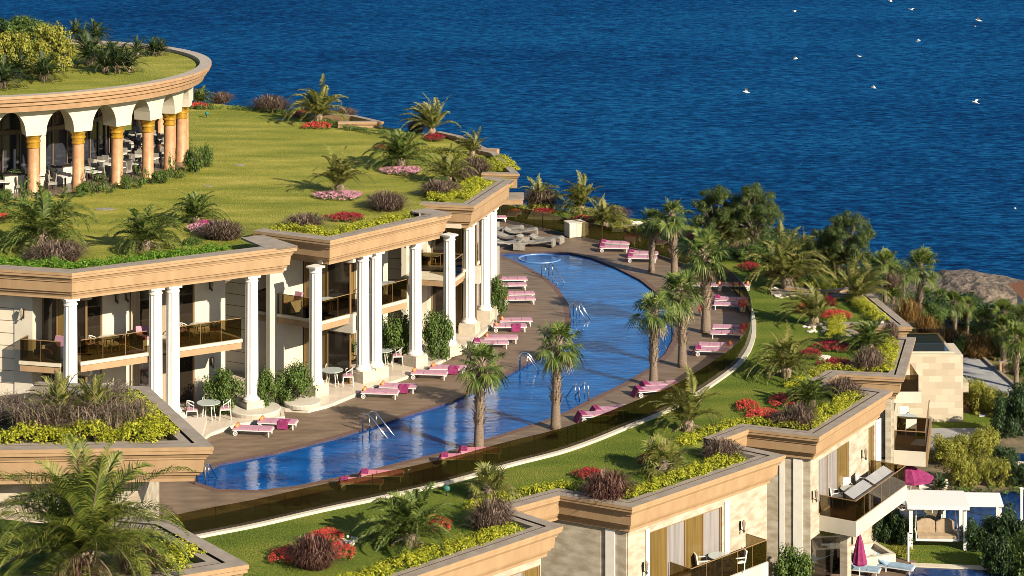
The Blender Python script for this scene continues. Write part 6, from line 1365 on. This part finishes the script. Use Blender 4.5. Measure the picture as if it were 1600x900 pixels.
# pale terrace wall beyond the road
for x0, x1, y, h, l in ((1562, 1640, 585, .8, 'peach garden wall behind the thick trunked palm'),):
    a, b = at(x0, y, ZG), at(x1, y, ZG); r = empty('garden_wall', a, l, 'wall'); fb = Frame((a.x, a.y), (b.x, b.y)); m = MB(); m.box(0, fb.L, 0, .3, ZG-.2, ZG+h, fb); m.build('wall_body', PEACH, r); m = MB(); m.box(-.03, fb.L, -.05, .35, ZG+h+.001, ZG+h+.1, fb); m.build('coping', SAND, r)
lowwall([(1226, 449), (1290, 455), (1330, 452), (1335, 440)], .35, 'low peach parapet behind the palm on pebbles', k=.5)
lowwall([(1140, 392), (1206, 391), (1200, 384)], .45, 'low peach parapet at the far bend under the pine')
lowwall([(970, 352), (1050, 358), (1048, 352)], .3, 'low peach parapet by the sea behind the small crowned palm')
# boulder group
for x, y, z, l in ((1440, 492, -6, 'pale boulder under the tallest fan palm'), (1455, 494, -6, 'smaller pale boulder right of its neighbour'), (1050, 0, 0, '')):
    if not l: continue
    p = at(x, y, z); m = MB(); rnd = random.Random(x); m.lathe(p, [(.7, -.4), (.8, .2), (.55, .7), (.2, .95)], 9); m.v = [(a+rnd.uniform(-.12, .12), b+rnd.uniform(-.12, .12), c+rnd.uniform(-.1, .1)) for a, b, c in m.v]; tag(m.build('boulder', STONE, None, origin=p), l, 'boulder', 'pale boulders on the slope')
# ---------------------------------------------- gulls
def gull_mesh(k):
    m = MB(); n = 8
    prof = [(-.34, .012, 0), (-.26, .05, 0), (-.12, .085, 0), (.04, .09, .01), (.16, .07, .02), (.24, .055, .03), (.30, .03, .025), (.35, .008, .015)]
    m.tube([(x, 0, z) for x, rr, z in prof], [rr for x, rr, z in prof], n)
    m.face([(-.30, -.02, .01), (-.46, -.09, 0), (-.48, 0, 0), (-.46, .09, 0), (-.30, .02, .01)])
    for s_ in (-1, 1):
        f1, f2 = ((.30, .05), (.18, .22), (.34, -.05), (.1, .3))[k % 4]
        pts = [((.13, .04 * s_, .03), (-.10, .04*s_, .03)), ((.17, .32*s_, .03+f1*.6), (-.08, .30*s_, .03+f1*.5)), ((.10, .55*s_, .03+f1*.6+f2*.3), (-.09, .50*s_, .03+f1*.5+f2*.2)), ((-.06, .78*s_, .02+f1*.4+f2*.2), (-.12, .74*s_, .02+f1*.4+f2*.2))]
        for i in range(3):
            (a, b), (c, d) = pts[i], pts[i+1]; m.m = 0 if i < 1 else (1 if i == 1 else 2); T = Vector((0, 0, .02))
            m.hexa([Vector(a)-T*.5, Vector(c)-T*.5, Vector(d)-T*.5, Vector(b)-T*.5], [Vector(a)+T*.5, Vector(c)+T*.5, Vector(d)+T*.5, Vector(b)+T*.5])
        m.m = 0
    return m
GW = mat('gull_white', (.75, .74, .72), .7); GGr = mat('gull_grey', (.42, .42, .43), .7); GBk = mat('gull_black', (.05, .05, .05), .7)
for i, (x, y, sz, hd, bk, l) in enumerate([(1166, 144, 20, 200, .5, 'gull nearest the middle of the sea with raised wings'), (1241, 18, 12, 170, .1, 'gull near the top edge over the middle'), (1243, 92, 14, 10, -.2, 'gull below the one at the top middle'), (1342, 88, 13, 160, .3, 'gull in the centre of the flock'),
    (1365, 137, 15, 190, .1, 'gull below the centre of the flock'), (1424, 15, 12, 150, 0, 'gull near the top right group'), (1435, 64, 12, 20, .1, 'gull between the upper right ones'), (1529, 32, 18, 195, .5, 'large gull at the upper right'), (1524, 160, 18, 170, -.1, 'gull gliding at the right below the flock'),
    (1391, 2, 12, 180, .1, 'gull cut by the top edge of the view'), (1586, 326, 9, 180, .2, 'tiny far gull low over the water at the right edge'), (1524, 41, 5, 90, 0, 'tiny gull below the large upper right one')]):
    d = 105.0 if sz > 8 else 230.0; z = HC-(y-YH)*d/F; m = gull_mesh(i); o = m.build('gull', [GW, GGr, GBk], None)
    o.location = ((x-800)*d/F, d, z); s_ = sz*d/F/1.25; o.scale = (s_, s_, s_); o.rotation_euler = (bk, rad(-8), rad(hd-30)); tag(o, l+' over the sea' if 'sea' not in l and 'water' not in l else l, 'gull', 'gulls over the sea')
for r in list(col.objects):      # a prototype nobody placed
    if r.type == 'EMPTY' and r.parent is None and not r.get('label'):
        for ch in list(r.children_recursive): bpy.data.objects.remove(ch)
        bpy.data.objects.remove(r)
